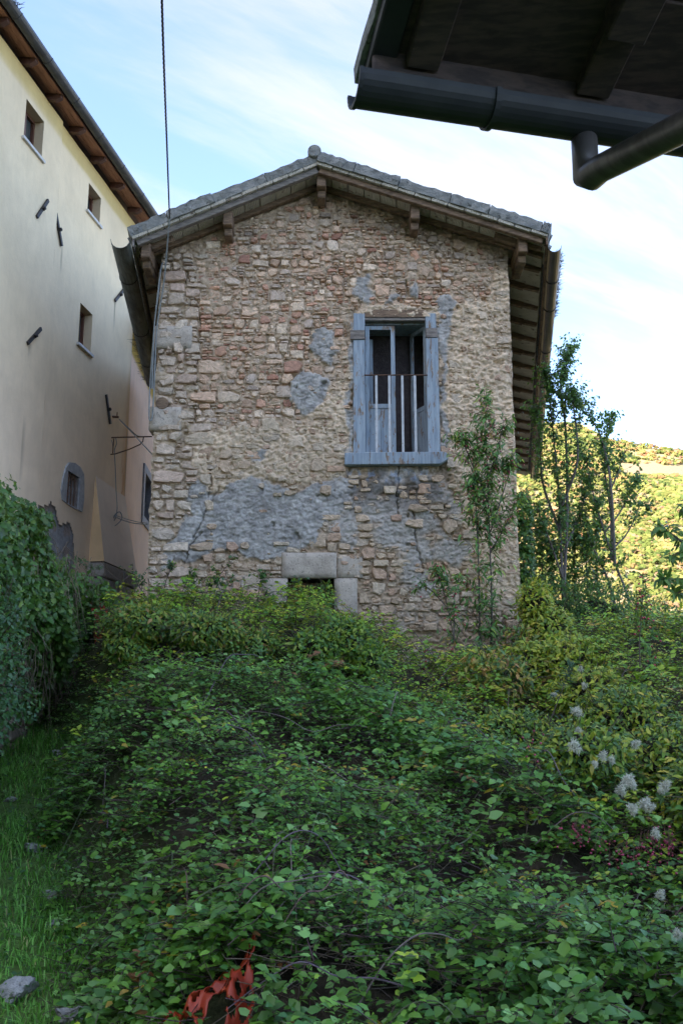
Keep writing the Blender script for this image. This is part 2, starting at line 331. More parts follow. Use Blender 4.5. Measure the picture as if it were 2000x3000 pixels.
class Leaves:
    def __init__(s): s.p = []; s.a = []; s.n = []; s.s = []; s.w = []; s.c = []
    def add(s, p, a, n, size, w, c):
        s.p.append(p); s.a.append(a); s.n.append(n); s.s.append(size); s.w.append(w); s.c.append(c)
    def arrays(s):
        cat = lambda L, k: np.concatenate([np.asarray(x, float).reshape(-1, k) if k > 1 else np.asarray(x, float).reshape(-1) for x in L])
        p, a, n, c = cat(s.p, 3), cat(s.a, 3), cat(s.n, 3), cat(s.c, 3); sz, w = cat(s.s, 1), cat(s.w, 1)
        a /= np.linalg.norm(a, axis=1, keepdims=True) + 1e-9
        b = np.cross(n, a); b /= np.linalg.norm(b, axis=1, keepdims=True) + 1e-9; n = np.cross(a, b)
        return p, a, b, n, sz, w, c
    def build(s, name, mat, parent=None, near=F8, nearT=T8, split=None, parts=0, minpx=10):
        if not s.p: return None
        p, a, b, n, sz, w, c = s.arrays()
        keep = np.ones(len(p), bool)
        if parts:
            d = p - np.array([0, 0, EYE]); yy = d[:, 1] * CP + d[:, 2] * SP; X = 1000 + F * d[:, 0] / yy; Yp = 1500 - F * (-d[:, 1] * SP + d[:, 2] * CP) / yy
            scr = np.where((X > 0) & (X < 2000) & (Yp > 0) & (Yp < 3000) & (yy > 1), F * sz / yy * np.abs(n @ np.array([0, -.8, .6])) , 0)
            # only leaves near the outer skin count as seen: nearest one in each screen cell
            cell = (X // 14).astype(int) * 1000 + (Yp // 14).astype(int); order = np.lexsort((yy, cell)); first = np.zeros(len(p), bool)
            cs = cell[order]; fi = np.r_[True, cs[1:] != cs[:-1]]; first[order[fi]] = True
            scr = np.where(first, scr, 0); idx = np.argsort(-scr)[:parts]; idx = idx[scr[idx] > minpx]
            pal = {}
            for i in idx:
                key = tuple((np.round(c[i] * 14) / 14).tolist()); key = min(pal, key=lambda k: sum((x - y) ** 2 for x, y in zip(k, key))) if len(pal) >= 8 else key
                if key not in pal: pal[key] = raw_mesh('leaf', nearT, near, mat, np.tile(np.clip(c[i], 0, 1), (len(nearT), 1)), smooth=False)
                o = bpy.data.objects.new('leaf', pal[key]); COLL.objects.link(o)
                mw = Matrix((( a[i][0]*sz[i], b[i][0]*sz[i]*w[i], n[i][0]*sz[i], p[i][0]), (a[i][1]*sz[i], b[i][1]*sz[i]*w[i], n[i][1]*sz[i], p[i][1]), (a[i][2]*sz[i], b[i][2]*sz[i]*w[i], n[i][2]*sz[i], p[i][2]), (0, 0, 0, 1)))
                if parent is not None:
                    o.parent = parent
                    mw = Matrix.Translation(-Vector(parent.location)) @ mw
                o.matrix_local = mw
                keep[i] = False
        sel = [np.where(keep)[0]]; tmpl = [(nearT, near)]
        if split is not None:
            yy = p[:, 1]; sel = [np.where(keep & (yy < split))[0], np.where(keep & (yy >= split))[0]]; tmpl = [(nearT, near), (T4, F4)]
        Vs, Fs, Cs, off = [], [], [], 0
        for ii, (T, Fc) in zip(sel, tmpl):
            if not len(ii): continue
            V = p[ii, None, :] + sz[ii, None, None] * (T[None, :, 0:1] * a[ii, None, :] + T[None, :, 1:2] * w[ii, None, None] * b[ii, None, :] + T[None, :, 2:3] * n[ii, None, :])
            k = len(T); Fa = Fc[None] + (np.arange(len(ii)) * k)[:, None, None] + off
            cc = np.repeat(c[ii, None, :], k, axis=1); 
            Vs.append(V.reshape(-1, 3)); Fs.append(Fa.reshape(-1, 3)); Cs.append(cc.reshape(-1, 3)); off += len(ii) * k
        me = raw_mesh(name, np.concatenate(Vs), np.concatenate(Fs), mat, np.clip(np.concatenate(Cs), 0, 1))
        o = link(name, me, parent)
        o['kind'] = 'stuff'
        return o
def rv(n): 
    v = RNG.normal(size=(n, 3)); return v / np.linalg.norm(v, axis=1, keepdims=True)
def palette(n, cols, probs=None, var=.22):
    cols = np.array(cols); i = RNG.choice(len(cols), n, p=probs); return cols[i] * (1 + RNG.uniform(-var, var, (n, 1)))
GREEN = [(.030, .100, .030), (.045, .130, .032), (.060, .155, .035), (.045, .115, .050), (.075, .175, .075)]
YGREEN = [(.20, .27, .030), (.14, .22, .028), (.28, .30, .04), (.08, .17, .03), (.34, .28, .05)]
def strands(name, P0, P1, r, cols, mat, parent=None):
    """thin three-sided twigs, from P0 to P1"""
    n = len(P0); d = P1 - P0; L = np.linalg.norm(d, axis=1, keepdims=True); d = d / (L + 1e-9); q = rv(n); e1 = np.cross(d, q); e1 /= np.linalg.norm(e1, axis=1, keepdims=True) + 1e-9; e2 = np.cross(d, e1)
    r = np.asarray(r).reshape(-1, 1) * np.ones((n, 1)); mid = (P0 + P1) / 2 + q * L * .07
    V = []
    for P, k in ((P0, 1), (mid, .8), (P1, .4)):
        for j in range(3):
            t = 2 * math.pi * j / 3; V.append(P + r * k * (math.cos(t) * e1 + math.sin(t) * e2))
    V = np.stack(V, 1).reshape(-1, 3); f = []
    for s_ in (0, 3):
        for j in range(3): f.append((s_ + j, s_ + (j + 1) % 3, s_ + 3 + (j + 1) % 3, s_ + 3 + j))
    Fa = (np.array(f)[None] + (np.arange(n) * 9)[:, None, None]).reshape(-1, 4)
    me = raw_mesh(name, V, Fa, mat, np.repeat(cols, 9, axis=0)); o = link(name, me, parent); o['kind'] = 'stuff'; return o

# ------------------------------------------------------------------ terrain
_sx = np.array([-4, -2.9, -1.7, -.7, .3, .9, 1.7, 2.4, 3.0, 4.2, 9]); _sz = np.array([3.3, 3.35, 3.4, 3.22, 2.95, 2.62, 2.5, 2.78, 3.15, 3.1, 2.9])
def lane(x, y):
    x = np.asarray(x, float); y = np.asarray(y, float)
    g = .28 * np.clip(y - 5.8, 0, 13.2) + .05 * np.clip(y - 19, 0, 10)
    g = g + .05 * (fbm(x * 1.3, y * 1.3, 0, 3, 5) - .5) * 2
    return g
def mound(x, y):
    x = np.asarray(x, float); y = np.asarray(y, float); g = lane(x, y)
    top = np.interp(x, _sx, _sz); t = np.clip((y - 3.8) / 8.8, 0, 1)
    m = .15 + (top - .15) * t ** .92 + (.60 * (fbm(x * .8, y * .8, 0, 3, 21) - .5) * 2 * sstep(3, 6, y) + .30 * (fbm(x * 2.3, y * 2.3, 0, 3, 31) - .5) * 2) * (1 - .5 * sstep(11.5, 12.8, y))
    xe = -1.35 - .30 * (y - 5.8) + .35 * (fbm(y * 1.4, y * 0, 0, 3, 44) - .5) * 2
    e = sstep(-.40, .8, x - xe)
    return g + np.maximum(m - g, .05) * e, e
def ground(x, y):
    x = np.asarray(x, float); y = np.asarray(y, float)
    g = lane(x, y); m, e = mound(x, y)
    h = g + np.maximum(m - .42 - g, 0) * sstep(3.5, 5, y) * sstep(26, 22, y)
    terr = sstep(-3.72, -3.95, x + .0 * y) * sstep(5.4, 6.0, y) * sstep(14.2, 13.2, y)
    h = h * (1 - terr) + 3.55 * terr
    right = sstep(3.5, 5.5, x) * sstep(17, 19, y); h = h * (1 - right) + right * (3.0 - .0 * y)
    fall = sstep(24, 130, np.hypot(x, y)); h = h * (1 - fall) + (-22) * fall
    left = sstep(-6, -40, x) ; h = h
    return h
def gridmesh(xs, ys, zfun, cfun, mat, name):
    X, Y = np.meshgrid(xs, ys); Z = zfun(X, Y); V = np.stack([X, Y, Z], -1).reshape(-1, 3); nx, ny = len(xs), len(ys)
    i = np.arange(nx * ny).reshape(ny, nx); Fq = np.stack([i[:-1, :-1], i[:-1, 1:], i[1:, 1:], i[1:, :-1]], -1).reshape(-1, 4)
    me = raw_mesh(name, V, Fq, mat, cfun(X, Y, Z).reshape(-1, 3), smooth=True); o = link(name, me); return o
def geom_axis(lo, hi, step, far, ratio=1.35):
    a = list(np.arange(lo, hi + step / 2, step)); s_ = step; v = a[-1]
    while v < far: s_ *= ratio; v += s_; a.append(v)
    s_ = step; v = a[0]; pre = []
    while v > -far: s_ *= ratio; v -= s_; pre.append(v)
    return np.array(pre[::-1] + a)
def gcol(X, Y, Z):
    n = fbm(X * 2, Y * 2, 0, 4, 9)[..., None]; soil = np.array((.040, .034, .024)); soil2 = np.array((.075, .062, .044)); gr = np.array((.11, .18, .05))
    c = soil * (1 - n) + soil2 * n; m, e = mound(X, Y); lanek = ((1 - e) * sstep(-3.7, -3.5, X) * sstep(16, 13, Y))[..., None]; far = sstep(18, 40, np.hypot(X, Y))[..., None]
    c = c * (1 - lanek) + gr * lanek; dry = np.array((.24, .20, .11)) * (.8 + .4 * n); return c * (1 - far) + dry * far  # far dry ground, paled to bounce sunlight back onto the houses
g_ = gridmesh(geom_axis(-7, 8, .12, 6000), geom_axis(2, 24, .14, 6000), ground, gcol, M['ground'], 'ground'); g_['kind'] = 'structure'; g_['label'] = 'earth slope rising towards the houses'

# hill
def hillz(x, y):
    a = x / np.maximum(y, 1)
    s_ = np.interp(a, [-.6, 0, .14, .19, .235, .27, .3463, .45, .7], [.20, .31, .322, .316, .309, .297, .283, .268, .22])
    t = np.clip((y - 120) / 330, 0, 1); prof = (.25 * t + .75 * t ** 1.25)
    z = -22 + (450 * s_ + 1.6 + 22) * prof
    z = np.where(y > 450, z - (y - 450) * .10 - ((y - 450) ** 2) * .0016, z)
    z = z + 7 * (fbm(x * .012, y * .012, 0, 4, 3) - .5) * sstep(120, 200, y) * (1 - .8 * sstep(380, 450, y)) + 3.0 * (fbm(x * .05, y * .05, 0, 3, 8) - .5)
    return z
def field_mask(x, y):
    a = x / y; s_ = (hillz(x, y) - EYE) / y     # bare meadow on the shoulder of the hill
    px = 1000 + a * F * 0.965; yc = (s_ * CP - SP) / (CP + s_ * SP); py = 1500 - yc * F
    k = sstep(1790, 1830, px) * sstep(1352, 1366, py + (px - 1850) * -.05) * sstep(1412, 1398, py - (px - 1850) * .03)
    k2 = sstep(1690, 1720, px) * sstep(1830, 1800, px) * sstep(1384, 1388, py) * sstep(1402, 1398, py)
    return np.maximum(k, k2)
def hcol(X, Y, Z):
    n = fbm(X * .04, Y * .04, 0, 5, 12)[..., None]; a = np.array((.40, .31, .18)); b = np.array((.30, .27, .12)); c = a * n + b * (1 - n)
    fm = field_mask(X, Y)[..., None]; return c * (1 - fm) + np.array((.27, .215, .15)) * fm
hxs = np.linspace(-420, 700, 190); hys = np.linspace(110, 800, 150)
h_ = gridmesh(hxs, hys, hillz, hcol, M['ground'], 'hill'); h_['kind'] = 'structure'; h_['label'] = 'sunlit hillside with autumn scrub and a bare meadow'
# unseen ridge added behind the viewer to put the near houses in shade
def shade_ridgez(X, Y):
    sx, sy = math.sin(SUN_AZ), math.cos(SUN_AZ); d = X * sx + Y * sy; q = X * sy - Y * sx
    return -22 + (172 + 10 * (fbm(X * .01, Y * .01, 0, 3, 15) - .5)) * sstep(100, 190, d) * sstep(900, 420, d) * sstep(420, 180, np.abs(q))
r_ = gridmesh(np.linspace(-900, 250, 90), np.linspace(-1000, 150, 90), shade_ridgez, lambda X, Y, Z: np.ones(X.shape + (3,)) * np.array((.10, .11, .04)) * (.7 + .6 * fbm(X * .05, Y * .05, 0, 4, 16)[..., None]), M['ground'], 'ridge'); r_['kind'] = 'structure'; r_['label'] = 'added unseen ridge behind the viewer, shading the near houses'
# hillside scrub: one mass of small crowns made of leafy faces
def hill_scrub():
    n = 15000
    a = RNG.uniform(.10, .46, n * 3); y = 130 + 325 * RNG.uniform(0, 1, n * 3) ** .8; x = a * y; z = hillz(x, y)
    den = fbm(x * .03, y * .03, 0, 4, 40); keep = (RNG.uniform(size=len(x)) < sstep(.34, .52, den) * .9 + .22) & (field_mask(x, y) < .3)
    # keep what the near ground does not hide
    keep &= (z - EYE) / y > .09
    x, y, z, den = x[keep][:n], y[keep][:n], z[keep][:n], den[keep][:n]; n = len(x)
    big = RNG.uniform(.7, 1.6, n) * (.8 + 1.0 * sstep(.45, .65, den)) * (y / 300) ** .35
    reg = fbm(x * .02, y * .02, 0, 3, 77)
    cols = palette(n, [(.17, .215, .06), (.25, .265, .08), (.33, .30, .11), (.11, .150, .05), (.40, .26, .12), (.36, .24, .16)], [.26, .26, .18, .14, .1, .06], .25)
    red = (reg > .56)[:, None]; cols = np.where(red & (RNG.uniform(size=(n, 1)) < .3), cols * np.array((1.3, .82, 1.1)), cols)
    k = 14; V = []; C = []
    d = rv(n * k).reshape(n, k, 3); d[..., 2] = np.abs(d[..., 2]) * 1.0
    ctr = np.stack([x, y, z], -1)[:, None, :] + d * (big[:, None, None] * np.array((.85, .85, .95))) + np.array((0, 0, .2))
    q = rv(n * k).reshape(n, k, 3); nn = d + .12 * q + np.array((-.3, -.5, .4)); nn /= np.linalg.norm(nn, axis=-1, keepdims=True); e1 = np.cross(nn, rv(n * k).reshape(n, k, 3)); e1 /= np.linalg.norm(e1, axis=-1, keepdims=True); e2 = np.cross(nn, e1)
    r = (big[:, None, None] * RNG.uniform(.45, .70, (n, k, 1)))
    quad = np.stack([ctr + r * e1, ctr + r * e2 * .8, ctr - r * e1, ctr - r * e2 * .8], 2)
    V = quad.reshape(-1, 3); Fq = np.arange(len(V)).reshape(-1, 4)
    cc = cols[:, None, :] * RNG.uniform(.90, 1.10, (n, k, 1)); C = np.repeat(cc.reshape(-1, 3), 4, axis=0)
    o = link('hillside_scrub', raw_mesh('hillside_scrub', V, Fq, M['hillveg'], np.clip(C, 0, 1)))
    tag(o, 'yellow and green autumn scrub covering the far sunlit hillside', 'scrub', kind='stuff')
hill_scrub()


# ================================================================== STONE HOUSE
HY = 14.0; XL, XR = -2.66, 2.45; ZB = 1.9
def fx(px, py): p = at(px, py, HY); return p.x, p.z
def poly(pts): return [fx(*p) for p in pts]
def sdpoly(P, X, Z):
    """signed distance to polygon, negative inside"""
    P = np.array(P); d = np.full(X.shape, 1e9); ins = np.zeros(X.shape, bool); n = len(P)
    for i in range(n):
        a, b = P[i], P[(i + 1) % n]; e = b - a; wx, wz = X - a[0], Z - a[1]
        t = np.clip((wx * e[0] + wz * e[1]) / (e @ e), 0, 1); d = np.minimum(d, np.hypot(wx - e[0] * t, wz - e[1] * t))
        c = (a[1] <= Z) != (b[1] <= Z)
        with np.errstate(divide='ignore', invalid='ignore'): xi = a[0] + (Z - a[1]) / (b[1] - a[1] + 1e-12) * e[0]
        ins ^= c & (X < xi)
    return np.where(ins, -d, d)
RIDGE = (-.35, 9.86); EAVL = (-3.02, 8.66); EAVR = (2.97, 8.70)
def roof_under(x):   # underside of the roof at the gable
    x = np.asarray(x, float)
    l = RIDGE[1] - .27 + (x - RIDGE[0]) * (EAVL[1] - RIDGE[1]) / (EAVL[0] - RIDGE[0]); r = RIDGE[1] - .27 + (x - RIDGE[0]) * (EAVR[1] - RIDGE[1]) / (EAVR[0] - RIDGE[0])
    return np.where(x < RIDGE[0], l, r)
EXPOSED = poly([(556, 735), (720, 600), (930, 540), (1180, 580), (1465, 720), (1425, 860), (1330, 880), (1200, 915), (1050, 925), (1020, 990), (1000, 1080), (940, 1195), (880, 1238), (700, 1246), (590, 1262), (556, 1240)])
GREY = [poly(p) for p in ([(640, 1440), (720, 1400), (860, 1440), (1010, 1390), (1060, 1410), (960, 1530), (940, 1600), (850, 1620), (760, 1640), (640, 1610), (470, 1680), (500, 1600), (545, 1520), (560, 1450)],
        [(540, 1470), (590, 1400), (620, 1430), (600, 1530)], [(1045, 815), (1085, 805), (1095, 870), (1075, 895), (1040, 870)], [(1195, 840), (1230, 825), (1225, 865), (1195, 868)],
        [(1265, 905), (1310, 862), (1340, 880), (1320, 960), (1310, 1010), (1275, 985), (1285, 935)], [(1128, 870), (1160, 862), (1155, 890), (1130, 892)],
        [(1286, 985), (1312, 990), (1300, 1120), (1312, 1250), (1308, 1345), (1286, 1330)], [(905, 975), (975, 970), (982, 1030), (965, 1068), (935, 1040), (905, 1010)],
        [(845, 1105), (900, 1088), (960, 1110), (952, 1170), (905, 1215), (870, 1185), (840, 1150)], [(735, 1335), (780, 1305), (775, 1345), (745, 1370)],
        [(1022, 935), (1036, 935), (1034, 1330), (1018, 1330)])]
GREYSOFT = poly([(960, 1380), (1180, 1365), (1340, 1440), (1370, 1620), (1330, 1720), (1240, 1770), (1160, 1700), (1080, 1640), (1000, 1600), (960, 1500)])
QUOINS = poly([(430, 740), (560, 740), (556, 1000), (560, 1250), (575, 1400), (520, 1560), (470, 1700), (430, 1700)])
CREAM = poly([(1310, 900), (1430, 850), (1480, 740), (1495, 740), (1525, 1800), (1400, 1800), (1340, 1440), (1310, 1350), (1300, 1120), (1310, 980)])
CREAM2 = poly([(590, 1262), (700, 1246), (880, 1240), (1000, 1085), (1030, 1000), (1035, 1335), (1010, 1390), (900, 1410), (700, 1410), (600, 1440), (560, 1330)])
CREAM3 = poly([(1035, 930), (1060, 895), (1270, 895), (1290, 935), (1285, 940), (1035, 942)])
WIN = (*fx(1036, 932), *fx(1284, 1342)); WIN = (WIN[0], WIN[2] - .0, WIN[3], WIN[1])     # x0,x1,z0,z1
DOOR = (*fx(843, 1694), *fx(979, 1694)); DOOR = (DOOR[0], DOOR[2], 2.0, DOOR[1])
LINTEL = (fx(826, 1622)[0], fx(986, 1622)[0], DOOR[3], fx(826, 1620)[1]); JAML = (fx(777, 1694)[0], DOOR[0], 2.0, DOOR[3] - .003); JAMR = (DOOR[1], fx(1050, 1700)[0], 2.0, DOOR[3] - .003)
def plaster(X, Z):
    """thickness of the render over the wall face (negative: raked joints), and its colour"""
    wx = X + .16 * (fbm(X * 3.4, Z * 3.4, 0, 5, 51, .62) - .5) * 2; wz = Z + .16 * (fbm(X * 3.4, Z * 3.4, 9, 5, 52, .62) - .5) * 2
    e = sstep(.06, -.06, sdpoly(EXPOSED, wx, wz)); g = np.zeros(X.shape)
    for P in GREY: g = np.maximum(g, sstep(.025, -.03, sdpoly(P, wx, wz)))
    gs = sstep(.15, -.12, sdpoly(GREYSOFT, wx, wz)) * sstep(.35, .60, fbm(X * 3.0, Z * 3.4, 2, 4, 61) + .04)
    q = sstep(.06, -.05, sdpoly(QUOINS, wx, wz)); cr = np.maximum(np.maximum(sstep(.08, -.08, sdpoly(CREAM, wx, wz)), sstep(.06, -.06, sdpoly(CREAM2, wx, wz))), sstep(.03, -.03, sdpoly(CREAM3, wx, wz)))
    n = fbm(X * 5, Z * 6, 0, 4, 71)
    t = -.004 + .03 * (n - .5) * 2
    t = t * (1 - e) + (-.015 + .046 * (fbm(X * 4.2, Z * 5, 4, 4, 79) - .5) * 2) * e
    t = t * (1 - q) + (.000 + .05 * (fbm(X * 2.2, Z * 3, 0, 4, 72) - .5) * 2) * q
    t = t * (1 - cr) + (.022 + .040 * (fbm(X * 3, Z * 3.5, 0, 4, 73) - .46) * 2) * cr
    gg = np.maximum(g, gs * .9); t = t * (1 - gg) + (.028 + .022 * (n - .5) * 2) * gg
    c_mort = np.array((.47, .395, .305)); c_cr = np.array((.62, .53, .41)); c_q = np.array((.43, .365, .28)); c_low = np.array((.42, .345, .26)); c_g = np.array((.385, .370, .350)); c_white = np.array((.50, .47, .42))
    E = lambda k: k[..., None]
    c_mort, c_cr, c_q, c_low, c_white = [q_ * np.array((1.08, 1.0, .94)) for q_ in (c_mort, c_cr, c_q, c_low, c_white)]; c = np.ones(X.shape + (3,)) * c_low
    v2 = E(fbm(X * 1.6, Z * 1.6, 3, 4, 81)); c = c * (.75 + .5 * v2)
    c = c * (1 - E(e)) + c_mort * E(e); c = c * (1 - E(q)) + c_q * (.8 + .4 * v2) * E(q)
    c = c * (1 - E(cr)) + c_cr * (.84 + .3 * v2) * E(cr)
    c = c * (1 - E(gs) * .85) + c_g * 1.15 * E(gs) * .85; c = c * (1 - E(g)) + c_g * (.35 + 1.3 * E(fbm(X * 9, Z * 13, 3, 5, 88, .65))) * E(g)
    # whitewash remains low on the wall, bluish splashes under the sill, rain dirt below the sill
    wl = sstep(3.55, 3.1, Z) * sstep(.0, .4, X) * sstep(.42, .55, fbm(X * 2.4, Z * 2.4, 6, 4, 83)); c = c * (1 - E(wl)) + c_white * E(wl)
    wl2 = sstep(.10, .0, np.abs(X + 1.0) - .9) * sstep(3.95, 3.7, Z) * sstep(.5, .6, fbm(X * 3.4, Z * 3.4, 6, 4, 85)); c = c * (1 - E(wl2)) + c_white * E(wl2)
    bl = sstep(.16, .02, np.abs(Z - (WIN[2] - .27))) * sstep(.9, .3, np.abs(X - (WIN[0] + WIN[1]) / 2 + .1)) * sstep(.56, .62, fbm(X * 16, Z * 12, 6, 3, 84)); c = c * (1 - E(bl)) + np.array((.45, .50, .60)) * E(bl)
    dk = sstep(.62, .05, np.abs(Z - (WIN[2] - .40))) * sstep(1.1, .5, np.abs(X - .8)) * sstep(.40, .62, fbm(X * 4, Z * 2.6, 7, 4, 86)); c = c * (1 - .55 * E(dk))
    # patchy darker tone under the verge, stronger towards the right
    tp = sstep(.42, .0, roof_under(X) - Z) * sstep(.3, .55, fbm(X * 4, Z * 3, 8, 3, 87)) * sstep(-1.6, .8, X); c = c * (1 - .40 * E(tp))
    return t, c, gg
CRACKS = [[(608, 1330), (612, 1370), (620, 1400), (614, 1440), (608, 1460)], [(565, 1580), (585, 1540), (600, 1505), (640, 1430)], [(1165, 1365), (1168, 1400), (1160, 1450), (1168, 1510)],
          [(1210, 1500), (1215, 1560), (1222, 1610), (1235, 1650), (1238, 1680)], [(572, 800), (560, 850), (575, 900), (590, 960), (580, 1000), (572, 1090), (573, 1240)], [(540, 750), (548, 800), (545, 830)], [(985, 600), (988, 690), (983, 760)], [(540, 1650), (556, 1600), (590, 1560)]]
def facade_height(X, Z):
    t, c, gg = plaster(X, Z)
    # crumbling surface: small overhanging flakes with a blunt lower lip
    w = fbm(X * 9, Z * 9, 1, 3, 91) - .5; n1 = fbm(X * 19 + w * 1.6, Z * 31 + w * 1.8, 0, 3, 92, .62); n2 = fbm(X * 34, Z * 44, 0, 2, 93)
    fl = sstep(.40, .52, n1) * .6 + sstep(.52, .64, n1) * .4
    saw = 1 - np.mod(Z * 9 + 2.6 * fbm(X * 4.5, Z * 4.5, 4, 3, 94), 1.0)
    t = t + .030 * (1 - .5 * gg) * (fl - .5) + .008 * (n2 - .5) * 2 + .010 * (saw - .5) * sstep(-.02, .01, t)
    for L in CRACKS:
        Pn = np.array([fx(*p) for p in L]); d = np.full(X.shape, 9.)
        Xw = X + .02 * (vnoise(X * 25, Z * 25, 0, 5) - .5) * 2
        for a, b in zip(Pn[:-1], Pn[1:]):
            e = b - a; tt = np.clip(((Xw - a[0]) * e[0] + (Z - a[1]) * e[1]) / (e @ e), 0, 1); d = np.minimum(d, np.hypot(Xw - a[0] - e[0] * tt, Z - a[1] - e[1] * tt))
        t = t - .06 * sstep(.016, .004, d)
    pit = sstep(.17, .13, fbm(X * 6.3, Z * 7.1, 5, 2, 96)); t = t - .05 * pit
    return t, c, gg

house = thing('stone_house', 'abandoned rubble stone house with flaking plaster, gabled roof and blue barred window', 'stone house', (0, HY, 2.0))
# --- wall face as a relief
st = .0135
xs = np.arange(XL, XR + st, st); zs = np.arange(ZB, 9.72, st); X, Z = np.meshgrid(xs, zs)
Hh, Cc, GG = facade_height(X, Z)
edge = .03 * (fbm(Z * 3, Z * 0, 0, 4, 33) - .5) * 2
Xs = X.copy(); Xs[:, 0] += edge[:, 0] - .01; Xs[:, -1] += edge[:, -1] * .5
def inr(r, X, Z, m=0): return (X > r[0] - m) & (X < r[1] + m) & (Z > r[2] - m) & (Z < r[3] + m)
V = np.stack([Xs, HY - Hh, Z], -1).reshape(-1, 3); idx = np.arange(X.size).reshape(X.shape)
Fq = np.stack([idx[:-1, :-1], idx[:-1, 1:], idx[1:, 1:], idx[1:, :-1]], -1).reshape(-1, 4)
xc_, zc_ = (X[:-1, :-1] + st / 2).ravel(), (Z[:-1, :-1] + st / 2).ravel()
ok = (zc_ < roof_under(xc_) + .08) & ~inr(WIN, xc_, zc_) & ~inr((DOOR[0], DOOR[1], DOOR[2], DOOR[3]), xc_, zc_)
wall = link('front_wall', raw_mesh('front_wall', V, Fq[ok], M['masonry'], np.clip(Cc.reshape(-1, 3), 0, 1), smooth=True), house)
# --- side and back walls, reveals, interior
HL = [(XL, HY + .03), (XL - .55, 19.6)]; HR = [(XR, HY + .03), (XR + .163 * 13, 27.0)]
def quadwall(name, pts, thick, z0, z1, mat, col, parent):
    b = MB(); (xa, ya), (xb, yb) = pts; d = Vector((xb - xa, yb - ya, 0)).normalized(); nrm = Vector((-d.y, d.x, 0)) * thick
    p = [Vector((xa, ya, z0)), Vector((xb, yb, z0)), Vector((xb, yb, z0)) + nrm, Vector((xa, ya, z0)) + nrm]; b.hexa(p + [q + Vector((0, 0, z1 - z0)) for q in p], col)
    return b.build(name, mat, parent)
def relief_side(name, pts, z0, z1, off, parent, seed):
    (xa, ya), (xb, yb) = pts; L = math.hypot(xb - xa, yb - ya); us = np.arange(0, L, .045); zs_ = np.arange(z0, z1, .045); U, Zz = np.meshgrid(us, zs_)
    dx, dy = (xb - xa) / L, (yb - ya) / L; nx, ny = dy * off, -dx * off
    h = .05 * (fbm(U * 3.2, Zz * 5, 0, 4, seed) - .5) * 2 * sstep(0, .1, U)
    c = np.array((.36, .285, .215)) * (.6 + .8 * fbm(U * 4, Zz * 6, 0, 3, seed + 5)[..., None]); V = np.stack([xa + dx * U + nx * h, ya + dy * U + ny * h, Zz], -1).reshape(-1, 3)
    i = np.arange(U.size).reshape(U.shape); Fq = np.stack([i[:-1, :-1], i[:-1, 1:], i[1:, 1:], i[1:, :-1]], -1).reshape(-1, 4)
    return link(name, raw_mesh(name, V, Fq, M['masonry'], c.reshape(-1, 3), smooth=True), parent)
relief_side('side_wall', HL, ZB, 8.52, -1, house, 301); relief_side('side_wall', HR, ZB, 8.52, 1, house, 302)
b = MB(); b.box((XL + .1, HY + .62, ZB), (XR - .1, HY + .66, 2.05)); 
# inner shell: dark room behind the openings
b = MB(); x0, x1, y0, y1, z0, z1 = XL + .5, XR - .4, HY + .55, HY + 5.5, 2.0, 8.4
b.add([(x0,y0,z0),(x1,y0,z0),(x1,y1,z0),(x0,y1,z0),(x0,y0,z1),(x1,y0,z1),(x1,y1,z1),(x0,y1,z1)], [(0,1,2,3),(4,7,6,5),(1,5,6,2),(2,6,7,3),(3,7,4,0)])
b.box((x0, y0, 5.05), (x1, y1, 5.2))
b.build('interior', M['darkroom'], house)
def reveal(r, name, y1=HY + .55):
    b = MB(); a0, a1, c0, c1 = r; e = .0
    b.add([(a0,HY-.02,c0),(a0,HY-.02,c1),(a0,y1,c1),(a0,y1,c0)], [(0,1,2,3)], (.30,.26,.21)); b.add([(a1,HY-.02,c0),(a1,HY-.02,c1),(a1,y1,c1),(a1,y1,c0)], [(3,2,1,0)], (.30,.26,.21))
    b.add([(a0,HY-.02,c1),(a1,HY-.02,c1),(a1,y1,c1),(a0,y1,c1)], [(0,1,2,3)], (.26,.23,.19)); b.add([(a0,HY-.02,c0),(a1,HY-.02,c0),(a1,y1,c0),(a0,y1,c0)], [(3,2,1,0)], (.26,.23,.19))
    # wall thickness seen from inside
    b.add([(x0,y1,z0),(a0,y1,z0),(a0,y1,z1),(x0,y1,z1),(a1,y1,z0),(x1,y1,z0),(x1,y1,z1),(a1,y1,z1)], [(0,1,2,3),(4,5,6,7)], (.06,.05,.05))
    return b.build(name, M['masonry'], house)
reveal(WIN, 'window_reveal'); reveal(DOOR, 'door_reveal')

